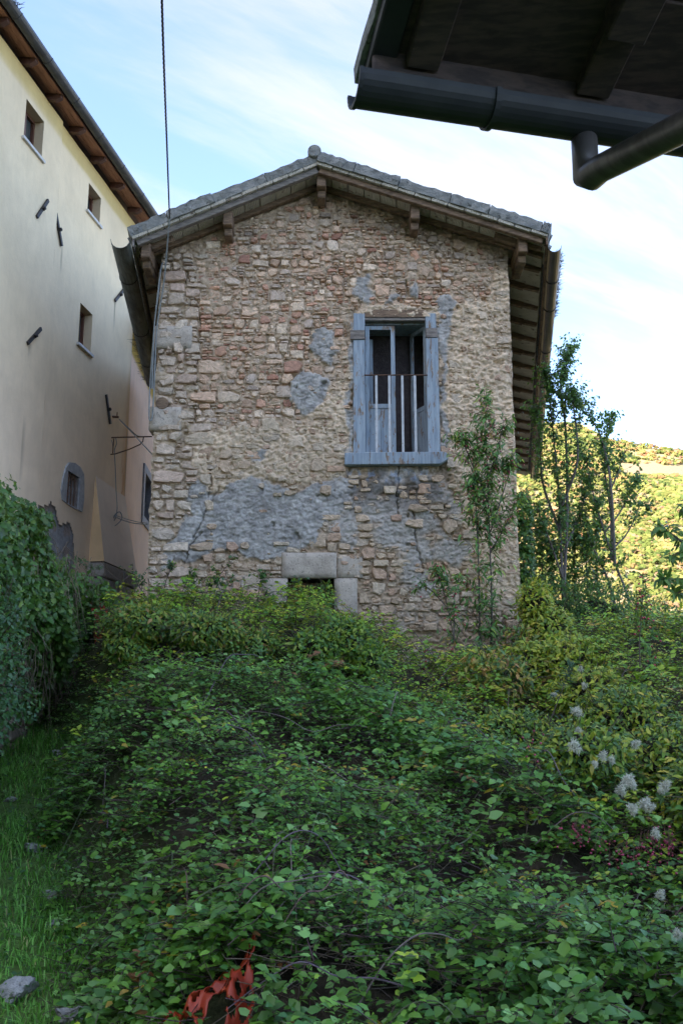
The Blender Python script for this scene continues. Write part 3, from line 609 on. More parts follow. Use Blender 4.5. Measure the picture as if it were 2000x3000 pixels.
# --- rubble stones: a weighted cell layout in flattened space
def clip_poly(P, a, b, c):      # keep a*x+b*z<=c
    out = []; n = len(P)
    for i in range(n):
        p, q = P[i], P[(i + 1) % n]; dp, dq = a * p[0] + b * p[1] - c, a * q[0] + b * q[1] - c
        if dp <= 0: out.append(p)
        if (dp < 0) != (dq < 0) and dp != dq: t = dp / (dp - dq); out.append((p[0] + t * (q[0] - p[0]), p[1] + t * (q[1] - p[1])))
    return out
def stone_layout():
    """courses laid from the ground up: each stone fills the lowest gap, so joints stagger as in real rubble"""
    rnd = random.Random(5); g = .01; nx = int((XR - XL) / g); H = [3.0 + rnd.uniform(0, .05)] * nx; out = []
    for _ in range(9000):
        m = min(H); a = H.index(m)
        if m > 9.75: break
        b_ = a
        while b_ < nx and abs(H[b_] - m) < 1e-6: b_ += 1
        rw = (b_ - a) * g; x = XL + a * g; z = m
        k = 1.15 if x < XL + .5 else (.92 if z < 5.7 else (.66 if x > -.4 else .76))
        c = rnd.random(); w = k * (rnd.uniform(.26, .38) if c < .11 else rnd.uniform(.17, .26) if c < .44 else rnd.uniform(.10, .17) if c < .86 else rnd.uniform(.06, .10))
        if rw < w * 1.35 or rw - w < .04: w = min(rw, .46)
        n = max(2, min(b_ - a, int(round(w / g)))); right = rnd.random() < .5; a0 = a if not right else b_ - n
        h = min(.21, max(.035, w * rnd.choice([.34, .45, .55, .65, .8, .95]))); 
        if rnd.random() < .05: h = rnd.uniform(.025, .045)
        nb_ = [H[a - 1] - m] if a > 0 else []
        if b_ < nx: nb_.append(H[b_] - m)
        for d in nb_:
            if .6 < d / h < 1.5: h = d; break
        x0 = XL + a0 * g; x1 = x0 + n * g; z1 = z + h
        for i in range(a0, a0 + n): H[i] = z1
        w = x1 - x0; q = min(w, h)
        def J(): return rnd.uniform(.0, .10) * q if rnd.random() < .60 else rnd.uniform(.10, .36) * q
        P = [(x0 + J(), z + J()), (x0 + w * rnd.uniform(.35, .65), z + rnd.uniform(-.03, .05) * q), (x1 - J(), z + J()), (x1 - J() * .6, z + h * rnd.uniform(.4, .6)), (x1 - J(), z1 - J()), (x0 + w * rnd.uniform(.35, .65), z1 - rnd.uniform(-.03, .07) * q), (x0 + J(), z1 - J()), (x0 + J() * .6, z + h * rnd.uniform(.4, .6))]
        if (x0 + x1) / 2 and z1 < float(roof_under((x0 + x1) / 2)) + .05: out.append(P)
    return out
STONECOL = np.array([(.50, .385, .29), (.55, .445, .34), (.44, .285, .215), (.57, .50, .40), (.49, .435, .365), (.43, .385, .335), (.52, .345, .255), (.38, .225, .17), (.62, .56, .465)])
SCP = [.20, .23, .07, .17, .13, .06, .07, .025, .045]
def area(P): return abs(sum(P[i][0] * P[(i + 1) % len(P)][1] - P[(i + 1) % len(P)][0] * P[i][1] for i in range(len(P)))) / 2
def build_stones():
    rnd = random.Random(9); cells = stone_layout(); S = []
    holes = [(WIN[0] - .02, WIN[1] + .02, WIN[2] - .25, WIN[3] + .13), (DOOR[0], DOOR[1], 1, DOOR[3]), LINTEL, (JAML[0], JAMR[1], 1, DOOR[3])]
    for P in cells:
        P = clip_poly(P, -1, 0, -(XL - rnd.uniform(-.02, .025))); P = clip_poly(P, 1, 0, XR - .005) if len(P) > 2 else P
        if len(P) < 3: continue
        cx = sum(p[0] for p in P) / len(P); cz = sum(p[1] for p in P) / len(P)
        bad = False
        for h in holes:
            if h[0] < cx < h[1] and h[2] < cz < h[3]: bad = True; break
            if h[2] < cz < h[3]:
                if cx <= h[0]: P = clip_poly(P, 1, 0, h[0])
                elif cx >= h[1]: P = clip_poly(P, -1, 0, -h[1])
            elif h[0] < cx < h[1]:
                P = clip_poly(P, 0, 1, h[2]) if cz <= h[2] else clip_poly(P, 0, -1, -h[3])
            if len(P) < 3: bad = True; break
        if bad or len(P) < 3 or area(P) < .0008: continue
        S.append(P)
    C = np.array([(sum(p[0] for p in P) / len(P), sum(p[1] for p in P) / len(P)) for P in S]); t, _, gg = plaster(C[:, 0], C[:, 1])
    ex = sstep(.06, -.06, sdpoly(EXPOSED, C[:, 0], C[:, 1]))
    out = []
    for P, c, tt, g, e in zip(S, C, t, gg, ex):
        a = area(P); h = rnd.uniform(-.006, .020) + (.010 if a > .02 else 0) + .004 * e
        if e < .5: h += rnd.choice([-.008, .0, .012, .024]) + .012
        if c[0] < XL + .6: h += .012
        if tt > h + (.012 if e > .3 or c[0] < XL + .6 else .003): continue
        if g > .75 and rnd.random() < .80: continue
        if g > .75: h += .02
        # bring vertices inward for the joint, cut the corners, roughen
        gap = rnd.uniform(.002, .008); Q = []
        n = len(P)
        for p in P:
            d = math.hypot(p[0] - c[0], p[1] - c[1]) + 1e-6; k = max(.3, 1 - gap * 1.35 / d); Q.append((c[0] + (p[0] - c[0]) * k, c[1] + (p[1] - c[1]) * k))
        L = []; 
        for i in range(n):
            p, q = Q[i], Q[(i + 1) % n]; l = math.hypot(q[0] - p[0], q[1] - p[1])
            if l < .03: L.append(((p[0] + q[0]) / 2, (p[1] + q[1]) / 2)); continue
            k = rnd.uniform(.03, .14); L.append((p[0] + (q[0] - p[0]) * k, p[1] + (q[1] - p[1]) * k))
            if l > .11: 
                m = .5 + rnd.uniform(-.12, .12); L.append((p[0] + (q[0] - p[0]) * m + rnd.uniform(-.008, .006), p[1] + (q[1] - p[1]) * m + rnd.uniform(-.008, .008)))
            k = rnd.uniform(.03, .14); L.append((q[0] + (p[0] - q[0]) * k, q[1] + (p[1] - q[1]) * k))
        n = len(L)
        if n < 4: continue
        tx, tz = rnd.uniform(-.16, .16), rnd.uniform(-.30, .10); v = []; f = []
        w = math.sqrt(a)
        for x, z in L: v.append((x, HY + .09, z))
        for x, z in L:
            k = 1 - .004 / (math.hypot(x - c[0], z - c[1]) + .01); v.append((c[0] + (x - c[0]) * k, HY - h + .012 + rnd.uniform(-.004, .004) - tx * (x - c[0]) - tz * (z - c[1]), c[1] + (z - c[1]) * k))
        for x, z in L:
            k = rnd.uniform(.66, .93); dx, dz = (x - c[0]) * k, (z - c[1]) * k; v.append((c[0] + dx, HY - h - tx * dx - tz * dz - rnd.uniform(-.008, .009), c[1] + dz))
        v.append((c[0] + rnd.uniform(-.2, .2) * w, HY - h - rnd.uniform(-.006, .014), c[1] + rnd.uniform(-.2, .2) * w))
        for i in range(n):
            j = (i + 1) % n; f += [(i, j, n + j, n + i), (n + i, n + j, 2 * n + j, 2 * n + i), (2 * n + i, 2 * n + j, 3 * n)]
        col = STONECOL[rnd.choices(range(len(STONECOL)), SCP)[0]] * rnd.uniform(.84, 1.20) * np.array((1.10, 1.0, .95))
        if c[0] < XL + .6: col = col * .35 + np.array((.50, .43, .35)) * .65
        if e < .5 and c[0] > XL + .6: col = col * .5 + np.array((.44, .37, .27)) * .5
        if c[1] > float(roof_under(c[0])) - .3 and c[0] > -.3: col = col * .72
        out.append((a, v, f, col))
    out.sort(key=lambda s: -s[0])
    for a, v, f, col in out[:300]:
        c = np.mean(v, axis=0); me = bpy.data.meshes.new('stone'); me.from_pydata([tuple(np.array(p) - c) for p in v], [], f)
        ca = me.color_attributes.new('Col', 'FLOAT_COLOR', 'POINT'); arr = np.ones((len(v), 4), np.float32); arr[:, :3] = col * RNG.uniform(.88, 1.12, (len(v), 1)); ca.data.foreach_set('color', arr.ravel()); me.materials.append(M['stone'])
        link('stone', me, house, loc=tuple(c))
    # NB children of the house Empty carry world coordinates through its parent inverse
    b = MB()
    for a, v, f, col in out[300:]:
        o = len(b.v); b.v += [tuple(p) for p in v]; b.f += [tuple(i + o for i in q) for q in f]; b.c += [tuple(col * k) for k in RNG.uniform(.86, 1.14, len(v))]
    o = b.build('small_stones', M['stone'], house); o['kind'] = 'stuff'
    return len(out)
NST = build_stones()
# dressed blocks round the doorway, each its own piece
def block(name, r, y_front, label=None, seed=0, mat='dressed', depth=.3, parent=None, jit=.012):
    x0, x1, z0, z1 = r; nx, nz = max(2, int((x1 - x0) / .07)), max(2, int((z1 - z0) / .07)); xs_ = np.linspace(x0, x1, nx + 1); zs_ = np.linspace(z0, z1, nz + 1); Xb, Zb = np.meshgrid(xs_, zs_)
    Yb = y_front - jit * (fbm(Xb * 9, Zb * 9, seed, 3, seed) - .5) * 2; ed = (Xb == xs_[0]) | (Xb == xs_[-1]) | (Zb == zs_[0]) | (Zb == zs_[-1]); Yb = np.where(ed, Yb + .010, Yb)
    ib = np.arange(Xb.size).reshape(Xb.shape); V = np.stack([Xb, Yb, Zb], -1).reshape(-1, 3); Fc = np.stack([ib[:-1, :-1], ib[:-1, 1:], ib[1:, 1:], ib[1:, :-1]], -1).reshape(-1, 4)
    loop = list(ib[0, :]) + list(ib[1:, -1]) + list(ib[-1, -2::-1]) + list(ib[-2:0:-1, 0]); back = np.array([(V[i][0], y_front + depth, V[i][2]) for i in loop]); o = len(V); V = np.concatenate([V, back]); k = len(loop)
    side = [(loop[(i + 1) % k], loop[i], o + i, o + (i + 1) % k) for i in range(k)]
    me = raw_mesh(name, V, np.concatenate([Fc, np.array(side)]), M[mat]); return link(name, me, parent or house)
block('lintel_stone', (LINTEL[0], LINTEL[1], LINTEL[2], LINTEL[3]), HY - .045, seed=3)
zj = [DOOR[3] - .004, DOOR[3] - .52, DOOR[3] - .95, 2.0]
for k in range(3):
    block('jamb_stone', (JAML[0] + (.0, .08, .02)[k], DOOR[0] - .0, zj[k + 1] + .012, zj[k]), HY - .035 - .006 * k, seed=10 + k)
    block('jamb_stone', (DOOR[1] + .0, JAMR[1] - (.02, .10, .0)[k], zj[k + 1] + .012, zj[k]), HY - .04 + .006 * k, seed=20 + k)
block('lintel_stone', (LINTEL[1] + .015, LINTEL[1] + .36, LINTEL[2] + .0, LINTEL[3] - .05), HY - .03, seed=31)
# door leaf recessed in the opening
db = MB(); 
for k in range(4):
    w_ = (DOOR[1] - DOOR[0]) / 4; db.box((DOOR[0] + k * w_ + .004, HY + .30 + .004 * (k % 2), 2.0), (DOOR[0] + (k + 1) * w_ - .004, HY + .34, DOOR[3] - .02))
db.build('door_boards', M['timber'], house)
# quoins, larger dressed corner blocks on the left edge
for (px0, py0, px1, py1, s_) in ((453, 958, 562, 1022, 41), (440, 1195, 530, 1262, 43)):
    p0 = fx(px0, py0); p1 = fx(px1, py1); block('quoin_stone', (p0[0], p1[0], p1[1], p0[1]), HY - .05, seed=s_)
# end grain of an old log in the wall
p = at(477, 1184, HY); b = MB(); b.tube([p + Vector((0, .2, 0)), p + Vector((0, -.055, 0))], .092, 11); b.build('log_end', M['timber'], house, bevel=.008)

# --- window
W0, W1, WZ0, WZ1 = WIN
win = onebox('window', (fx(1066, 1)[0] * 0 + W0 + .155, HY - .045, WZ1 + .0), (W1 - .165, HY + .08, WZ1 + .0 + .115), M['timber'], house)   # head board
win.name = 'window'
def sub(name, lo, hi, mat='blue', bevel=.004): o = onebox(name, lo, hi, M[mat], win, bevel); return o
xa, xb_ = fx(1069, 1150)[0], fx(1249, 1150)[0]       # clear opening
zt = fx(1150, 941)[1]; zb = fx(1150, 1330)[1]; zt2 = fx(1150, 918)[1]
ywf = HY - .05
# weathered jamb boards: a short upper piece, a lug and a long lower piece on each side
zl1 = fx(1050, 972)[1]; zl2 = fx(1050, 998)[1]
sub('jamb_board', (W0 - .005, ywf, zl1 + .004), (xa, HY + .08, zt2 - .02)); sub('jamb_board', (W0 - .055, ywf - .015, zl2), (xa - .002, HY + .06, zl1), 'timber_grey'); sub('jamb_board', (W0 - .012, ywf + .004, zb), (xa, HY + .08, zl2 - .004))
zr2 = fx(1050, 992)[1]; zr1 = fx(1050, 966)[1]
sub('jamb_board', (xb_, ywf, zr1 + .004), (W1 + .0, HY + .08, zt2 - .02)); sub('jamb_board', (xb_ + .002, ywf - .012, zr2), (W1 + .015, HY + .06, zr1), 'timber_grey'); sub('jamb_board', (xb_, ywf + .002, zb), (W1 + .022, HY + .08, zr2 - .004))
sub('head_board', (xa - .0, HY - .03, zt), (xb_, HY + .08, WZ1 - .002), 'timber_grey')
# bottom sill board, slightly tilted with a chipped right end
sl = MB(); s0 = fx(1009, 1334); s1 = fx(1309, 1330); s2 = fx(1309, 1352); s3 = fx(1286, 1366); s4 = fx(1009, 1368)
out_ = [(s0[0], s0[1]), (s1[0] - .06, s1[1]), (s1[0], s1[1] - .03), (s2[0], s2[1]), (s3[0], s3[1]), (s4[0], s4[1])][::-1]; k = len(out_)
sl.add([(x, HY - .135, z) for x, z in out_] + [(x, HY + .1, z) for x, z in out_], [tuple(range(k)), tuple(range(k, 2 * k))[::-1]] + [(i, k + i, k + (i + 1) % k, (i + 1) % k) for i in range(k)])
sl.build('sill', M['blue'], win, bevel=.006)
# casement that stands ajar, left
def casement(x0, x1, z0, z1, zmid, hinge_x, ang, yy):
    """built closed in the plane y=yy then swung about its hinge"""
    objs = []; T = .032; S = .062
    def piece(name, lo, hi, mat='blue', par=None):
        b = MB(); b.box(lo, hi); o = b.build(name, M[mat], par, bevel=.004); objs.append(o); return o
    c = piece('casement', (x0, yy, z0), (x0 + S, yy + T, z1))
    rm = Matrix.Translation((hinge_x, yy, 0)) @ Matrix.Rotation(ang, 4, 'Z') @ Matrix.Translation((-hinge_x, -yy, 0))
    objs2 = [('stile', (x1 - S, yy, z0), (x1, yy + T, z1), 'blue'), ('rail', (x0 + S, yy + .001, z1 - S), (x1 - S, yy + T - .001, z1), 'blue'), ('rail', (x0 + S, yy + .001, zmid), (x1 - S, yy + T - .001, zmid + S * 1.1), 'blue'),
             ('rail', (x0 + S, yy + .001, z0), (x1 - S, yy + T - .001, z0 + S), 'blue')]
    xm = (x0 + x1) / 2
    objs2 += [('panel', (x0 + S, yy + .011, z0 + S), (xm - .002, yy + .021, zmid), 'blue'), ('panel', (xm + .002, yy + .010, z0 + S), (x1 - S, yy + .020, zmid), 'blue')]
    for nm, lo, hi, mt in objs2:
        b = MB(); b.box(lo, hi); o = b.build(nm, M[mt], None, bevel=.003); objs.append(o)
    for o in objs: o.data.transform(rm)
    for o in objs: o.parent = win
    return c
xmid = fx(1158, 1100)[0]
zp = fx(1100, 1193)[1]
casement(xa + .006, xmid, zb + .006, zt - .05, zp, xa, 0.0, HY + .05)
casement(xmid + .01, xb_ - .004, zb + .006, zt - .03, zp, xb_, R(-63), HY + .06)
# inner shutter stile behind the left casement
sub('shutter', (fx(1085, 1)[0] * 0 + xa + .075, HY + .30, zp - .05), (xa + .125, HY + .36, zt - .16)); 
b = MB(); b.box((xa + .0, HY + .09, zt - .02), (xb_, HY + .52, zt + .01)); b.build('head_lining', M['blue'], win)
# guard rail with painted bars
rail = MB(); zr = fx(1100, 1103)[1]; rail.box((xa - .012, HY - .078, zr - .010), (xb_ + .012, HY - .052, zr + .004)); grail = rail.build('guard_rail', M['rusty'], house)
for px in (1102, 1140, 1178, 1215):
    x = fx(px, 1200)[0]; onebox('bar', (x - .017, HY - .072, zb + .004), (x + .017, HY - .064, zr - .011), M['whitebar'], grail)
onebox('bottom_rail', (xa - .01, HY - .078, zb - .006), (xb_ + .01, HY - .052, zb + .003), M['whitebar'], grail)

# --- roof
VY = 13.46                                          # verge line
def slope_pt(side, s_, y, off):                      # s_: 0 ridge .. 1 eave ; off along the outward normal (up)
    E = EAVL if side < 0 else EAVR; sp = (-.104 if side < 0 else .163)
    xe = E[0] + sp * (y - VY); x = RIDGE[0] + (xe - RIDGE[0]) * s_; z = RIDGE[1] + (E[1] - RIDGE[1]) * s_; dx = E[0] - RIDGE[0]; dz = E[1] - RIDGE[1]; l = math.hypot(dx, dz)
    nx, nz = (-dz / l * (1 if dx > 0 else -1), abs(dx) / l)
    return Vector((x + nx * off, y, z + nz * off))
def slab(b, side, s0, s1, y0, y1, o0, o1, c=None):
    p = [slope_pt(side, s0, y0, o0), slope_pt(side, s1, y0, o0), slope_pt(side, s1, y1, o0), slope_pt(side, s0, y1, o0), slope_pt(side, s0, y0, o1), slope_pt(side, s1, y0, o1), slope_pt(side, s1, y1, o1), slope_pt(side, s0, y1, o1)]
    b.hexa(p, c)
def roof_slab(side):
    # broken cement edge: several stretches with an uneven front and top
    rnd = random.Random(3 + side); s_ = 0.0; first = None
    b = MB(); slab(b, side, 0.0, 1.0, VY + .10, 27.1 if side > 0 else 19.8, -.035, .10); roof = b.build('roof', M['slab'], house)
    while s_ < 1.0:
        w_ = min(rnd.uniform(.12, .28), 1.0 - s_ + .001); n = 9; b = MB(); y = VY + rnd.uniform(-.018, .02); o1 = .125 + rnd.uniform(-.014, .016)
        vs = []
        for i in range(n + 1):
            ss = s_ + w_ * i / n; jt = rnd.uniform(-.016, .012)
            vs += [slope_pt(side, ss, y + rnd.uniform(-.012, .012), -.03), slope_pt(side, ss, y + rnd.uniform(-.012, .012), .05), slope_pt(side, ss, y + .006 + rnd.uniform(-.008, .010), o1 + jt), slope_pt(side, ss, VY + .3, o1 + jt + .01), slope_pt(side, ss, VY + .3, -.03)]
        fs = []
        for i in range(n):
            a, c = i * 5, (i + 1) * 5
            for j in range(5): fs.append((a + j, c + j, c + (j + 1) % 5, a + (j + 1) % 5))
        fs += [(0, 1, 2, 3, 4), tuple(n * 5 + j for j in range(5))[::-1]]
        b.add(vs, fs); o = b.build('cement_edge', M['slab'], roof); s_ += w_ + .004
    return roof
RL, RR = roof_slab(-1), roof_slab(1)
p = slope_pt(-1, 0, VY, .13); b = MB(); b.tube([(p.x + .01, VY - .03, p.z + .0), (p.x + .01, VY + .3, p.z - .005), (p.x, 27, p.z)], [.098, .102, .10], 14); b.build('ridge_tile', M['slab'], house, bevel=.01)
for side in (-1, 1):
    roofo = RL if side < 0 else RR
    # thin clay layer, barge board, soffit tiles (each a piece)
    L = math.hypot((EAVL if side < 0 else EAVR)[0] - RIDGE[0], (EAVL if side < 0 else EAVR)[1] - RIDGE[1]); nt_ = int(L / .235); rnd = random.Random(side + 20)
    for k in range(nt_):
        s0, s1 = k / nt_ + .002, (k + 1) / nt_ - .002; b = MB(); y = VY + .02 + rnd.uniform(-.012, .012)
        slab(b, side, s0, s1, y, y + .9, -.075, -.034); b.build('clay_tile', M['tavella'], roofo, uvdir=((1, 0, 0), (0, 1, 0)))
    b = MB(); slab(b, side, .02, .985, VY + .075, VY + .16, -.165, -.078); b.build('barge_board', M['timber_grey'] if side < 0 else M['timber'], roofo, bevel=.006)
    b = MB(); slab(b, side, .0, .99, HY - .10, HY - .02, -.20, -.12); b.build('wall_batten', M['timber'], roofo)
    for k in range(nt_):
        s0, s1 = k / nt_ + .003, (k + 1) / nt_ - .003; b = MB(); slab(b, side, s0, s1, VY + .165, HY - .06, -.125 - rnd.uniform(0, .006), -.085); b.build('soffit_tile', M['tavella'], roofo, uvdir=((1, 0, 0), (0, 1, 0)))
    # purlin ends with a short corbel beneath
    for s_ in (((.0,) if side < 0 else ()) + ((.50, .93) if side < 0 else (.43, .885))):
        p = slope_pt(side, s_, HY, -.135); w_ = .135; b = MB(); y0_ = VY + .17 + (.0 if s_ else -.02)
        b.box((p.x - w_ / 2, y0_, p.z - .23), (p.x + w_ / 2, HY + .3, p.z)); b.build('purlin', M['timber'], roofo, bevel=.012)
        b = MB(); b.box((p.x - w_ / 2 + .01, y0_ + .11, p.z - .35), (p.x + w_ / 2 - .01, HY + .3, p.z - .235)); b.build('corbel', M['timber'] if s_ < .8 else M['pale_wood'], roofo, bevel=.012)
    # eaves: rafters, fascia and tiles between them
    sp = (-.104 if side < 0 else .163); y = VY + .30; E = EAVL if side < 0 else EAVR; wx_ = XL if side < 0 else XR
    eo = RL if side < 0 else RR; prev = None; k = 0
    while y < (19.5 if side < 0 else 26.5):
        xin = wx_ + sp * (y - HY) - side * .12; pe = slope_pt(side, .985, y, -.17); s_in = (xin - RIDGE[0]) / (E[0] + sp * (y - VY) - RIDGE[0]); pi_ = slope_pt(side, s_in, y, -.17)
        b = MB(); m_ = pe.lerp(pi_, .35); b.beam(pi_, m_, .085, .10); b.beam(m_ + Vector((0, 0, .004)), pe + Vector((0, 0, .02)), .075, .065); b.build('rafter', M['timber'], eo, bevel=.006)
        b = MB(); slab(b, side, s_in, .985, y + .05, y + .66, -.12 - .004 * (k % 3), -.08); b.build('soffit_tile', M['tavella'], eo, uvdir=((0, 1, 0), (1, 0, 0)))
        y += .70; k += 1
    yend = y
    b = MB(); a = slope_pt(side, 1.0, VY + .03, -.10); c = slope_pt(side, 1.0, yend, -.10); b.beam(a, c, .03, .17); b.build('fascia', M['timber_grey'] if side < 0 else M['timber'], eo, bevel=.004)
    # cover tiles that peep over the gutter
    y = VY + .35; k = 0
    while y < yend:
        a = slope_pt(side, .93, y, .12); c = slope_pt(side, 1.005, y, .075); b = MB(); b.tube([a, c], [.06, .065], 8); b.build('roof_tile', M['slab'], eo); y += .34; k += 1
# --- gutters
def gutter(side, y0, y1, r, mat, dz0=0., dz1=0., dx=.0, rings=(), label=None, dx1=None):
    E = EAVL if side < 0 else EAVR; sp = (-.104 if side < 0 else .163); zz = E[1] - .17
    dx1 = dx if dx1 is None else dx1
    a = Vector((E[0] + side * (r + .03 + dx) + sp * (y0 - VY), y0, zz + dz0)); c = Vector((E[0] + side * (r + .03 + dx1) + sp * (y1 - VY), y1, zz + dz1)); b = MB(); b.half_pipe(a, c, r); o = b.build('gutter', M[mat], house)
    if label: o['label'] = label
    for t in rings:
        p = a.lerp(c, t); b = MB(); d = (c - a).normalized(); b.half_pipe(p - d * .012, p + d * .012, r + .008, thick=.012); b.build('bracket', M['iron'], o)
    return a, c
gL = gutter(-1, 13.25, 19.2, .135, 'gutter_old', rings=(.20, .55, .8), label='stained zinc gutter with open end', dx=-.05, dx1=-.06, dz0=-.02, dz1=.0)
gR = gutter(1, 13.56, 26.8, .098, 'gutter_brown', rings=(.08, .16, .30, .44, .58, .74, .9), dx=-.05, label='dark brown gutter with joint rings')
# dry moss growing in the right gutter and in the left one
def moss(name, a, c, t0, t1, n, mat, col, side, h=.09, label=None, sx=.08):
    t = RNG.uniform(t0, t1, n) ** 1; base = np.array(a)[None] + (np.array(c) - np.array(a))[None] * t[:, None]; base = base + np.stack([side * (.06 + RNG.uniform(-sx, .05, n)), RNG.uniform(-.05, .05, n), RNG.uniform(-.02, .03, n)], -1)
    env = (.35 + .65 * fbm(t * 40, t * 0, 0, 3, 3)); d = rv(n); d[:, 2] = np.abs(d[:, 2]) * .6; d[:, 0] += side * .4
    o = strands(name, base, base + d * h * env[:, None] * RNG.uniform(.4, 1.3, (n, 1)), .0035, palette(n, col), M['stem'], house); o['label'] = label or 'dry moss and weeds'; return o
moss('moss', gR[0], gR[1], .02, .20, 1300, None, [(.10, .095, .05), (.15, .14, .07), (.06, .05, .035), (.2, .19, .1)], 1, .09)
moss('moss', gL[0], gL[1], .62, 1.0, 700, None, [(.13, .10, .065), (.20, .16, .10), (.07, .055, .04)], -1, .15, sx=.0)

# ================================================================== TALL CREAM HOUSE (left) and the lower wing behind it
CX, CY = -4.12, 19.0; WD = Vector((.163, 1, 0)).normalized(); WN = Vector((WD.y, -WD.x, 0))     # wall direction, outward normal (towards the lane)
C0 = Vector((CX, CY, 0))
def wp(px, py, off=0.0): return onplane(px, py, C0 + WN * off, WN)
def wl(p): d = Vector(p) - C0; return d.dot(WD), p[2]        # (distance along wall from far corner, z)
def wpt(u_, z, off=0.0): q = C0 + WD * u_ + WN * off; return Vector((q.x, q.y, z))
cream = thing('cream_house', 'tall cream plastered house with small deep windows and red-brown boarded eaves', 'house', (CX, CY, 3.0))
EZ = 11.72; UL = -16.0
def rect_of(pts):
    w_ = [wl(wp(*p)) for p in pts]; us = sorted(q[0] for q in w_); zs_ = sorted(q[1] for q in w_); return (us[0] + us[1]) / 2, (us[2] + us[3]) / 2, (zs_[0] + zs_[1]) / 2, (zs_[2] + zs_[3]) / 2
WINS = [rect_of([(72, 290), (122, 357), (115, 465), (60, 404)]), rect_of([(262, 536), (296, 580), (292, 656), (257, 618)]), rect_of([(237, 887), (272, 924), (264, 1038), (225, 1002)])]
def fixr(r): # rectangles from skewed corners: use the measured left edge / right edge heights
    return r
def rect2(tl, tr, bl):
    a, b_, c = wl(wp(*tl)), wl(wp(*tr)), wl(wp(*bl)); return a[0], b_[0], c[1], a[1]
WINS = [rect2((70, 290), (122, 357), (62, 404)), rect2((261, 536), (296, 580), (257, 618)), rect2((237, 887), (272, 924), (226, 1002))]
GR = rect2((197, 1379), (232, 1399), (191, 1473))
def wallmesh(name, u0, u1, z0, z1, holes, off, stepu, colf, mat, parent, P=wpt, ragged=None):
    us = sorted(set(np.round(list(np.arange(u0, u1, stepu)) + [u1] + [h[i] for h in holes for i in (0, 1)], 4))); zs_ = sorted(set(np.round(list(np.arange(z0, z1, stepu)) + [z1] + [h[i] for h in holes for i in (2, 3)], 4)))
    U, Zz = np.meshgrid(us, zs_); o_ = off + .012 * (fbm(U * .9, Zz * .9, 0, 3, 401) - .5) * 2
    base = P(0, 0, 0); Pu = P(1, 0, 0) - base; Pn = P(0, 0, 1) - base
    Vx = np.stack([base.x + Pu.x * U + Pn.x * o_, base.y + Pu.y * U + Pn.y * o_, Zz], -1).reshape(-1, 3)
    i = np.arange(U.size).reshape(U.shape); Fq = np.stack([i[:-1, :-1], i[:-1, 1:], i[1:, 1:], i[1:, :-1]], -1).reshape(-1, 4)
    uc = ((U[:-1, :-1] + U[1:, 1:]) / 2).ravel(); zc_ = ((Zz[:-1, :-1] + Zz[1:, 1:]) / 2).ravel(); ok = np.ones(len(uc), bool)
    for h in holes: ok &= ~((uc > h[0]) & (uc < h[1]) & (zc_ > h[2]) & (zc_ < h[3]))
    if ragged is not None: ok &= ragged(uc, zc_)
    c = colf(U, Zz).reshape(-1, 3)
    return link(name, raw_mesh(name, Vx, Fq[ok], mat, np.clip(c, 0, 1), smooth=True), parent)
ANCH = [((109, 636), (142, 587)), ((165, 624), (182, 721)), ((82, 1006), (121, 963)), ((312, 1156), (324, 1242)), ((338, 881), (366, 846))]
def cream_col(U, Zz):
    c = np.ones(U.shape + (3,)) * np.array((.77, .635, .43)); n = fbm(U * .7, Zz * .7, 0, 4, 411)[..., None]
    c = c * (.93 + .14 * n)
    low = sstep(9.0, 5.5, Zz)[..., None]; c = c * (1 - low) + np.array((.80, .64, .475)) * (.93 + .14 * n) * low  # wall colour raised towards the bottom, making up for shade between the houses
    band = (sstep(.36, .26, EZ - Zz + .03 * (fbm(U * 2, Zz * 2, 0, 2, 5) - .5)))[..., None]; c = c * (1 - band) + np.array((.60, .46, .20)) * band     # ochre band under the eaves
    crn = sstep(.30, .0, -U + .15 * (fbm(U * 5, Zz * 1.2, 0, 3, 6) - .5))[..., None] * sstep(9.8, 7.0, Zz)[..., None] * sstep(.40, .55, fbm(U * 6, Zz * .9, 0, 3, 414))[..., None]; c = c * (1 - .8 * crn) + np.array((.56, .33, .15)) * .8 * crn
    crk = sstep(.035, .012, np.abs(-U - .16 + .08 * (vnoise(Zz * 2.2, Zz * 0, 0, 61) - .5) * 2))[..., None] * sstep(7.2, 6.2, Zz)[..., None]; c = c * (1 - .8 * crk) + np.array((.50, .24, .10)) * .8 * crk
    # rust runs from the wall anchors
    for k in (0, 1, 2, 4):
        q = wl(wp(*ANCH[k][0 if k != 1 else 1])); Ls = (.9, .5, 2.4, .0, .9)[k]; d = np.abs(U - q[0] - .02 * np.sin(Zz * 3)); tt = np.clip((q[1] - Zz) / Ls, 0, 1); m = sstep(.030, .008, d) * ((Zz < q[1]) & (tt < 1)) * (1 - tt) ** .7
        c = c * (1 - .65 * m[..., None])
    return c
patch_poly = [wl(wp(*p)) for p in [(0, 1560), (112, 1478), (140, 1484), (147, 1470), (162, 1490), (175, 1540), (205, 1530), (215, 1570), (218, 1610), (225, 1690), (300, 1760), (0, 2000)]]
def rag(uc, zc_): 
    d = sdpoly(patch_poly, uc + .05 * (fbm(uc * 3, zc_ * 3, 0, 3, 71) - .5) * 2, zc_); return d > 0
FOLD = wl(wp(136, 1000))[0]
holes = WINS + [GR]
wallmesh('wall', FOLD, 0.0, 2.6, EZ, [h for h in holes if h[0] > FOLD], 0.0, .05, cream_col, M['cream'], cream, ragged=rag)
wallmesh('wall', UL, FOLD, 2.6, EZ, [h for h in holes if h[0] < FOLD], 0.045, .09, cream_col, M['cream'], cream, ragged=rag)
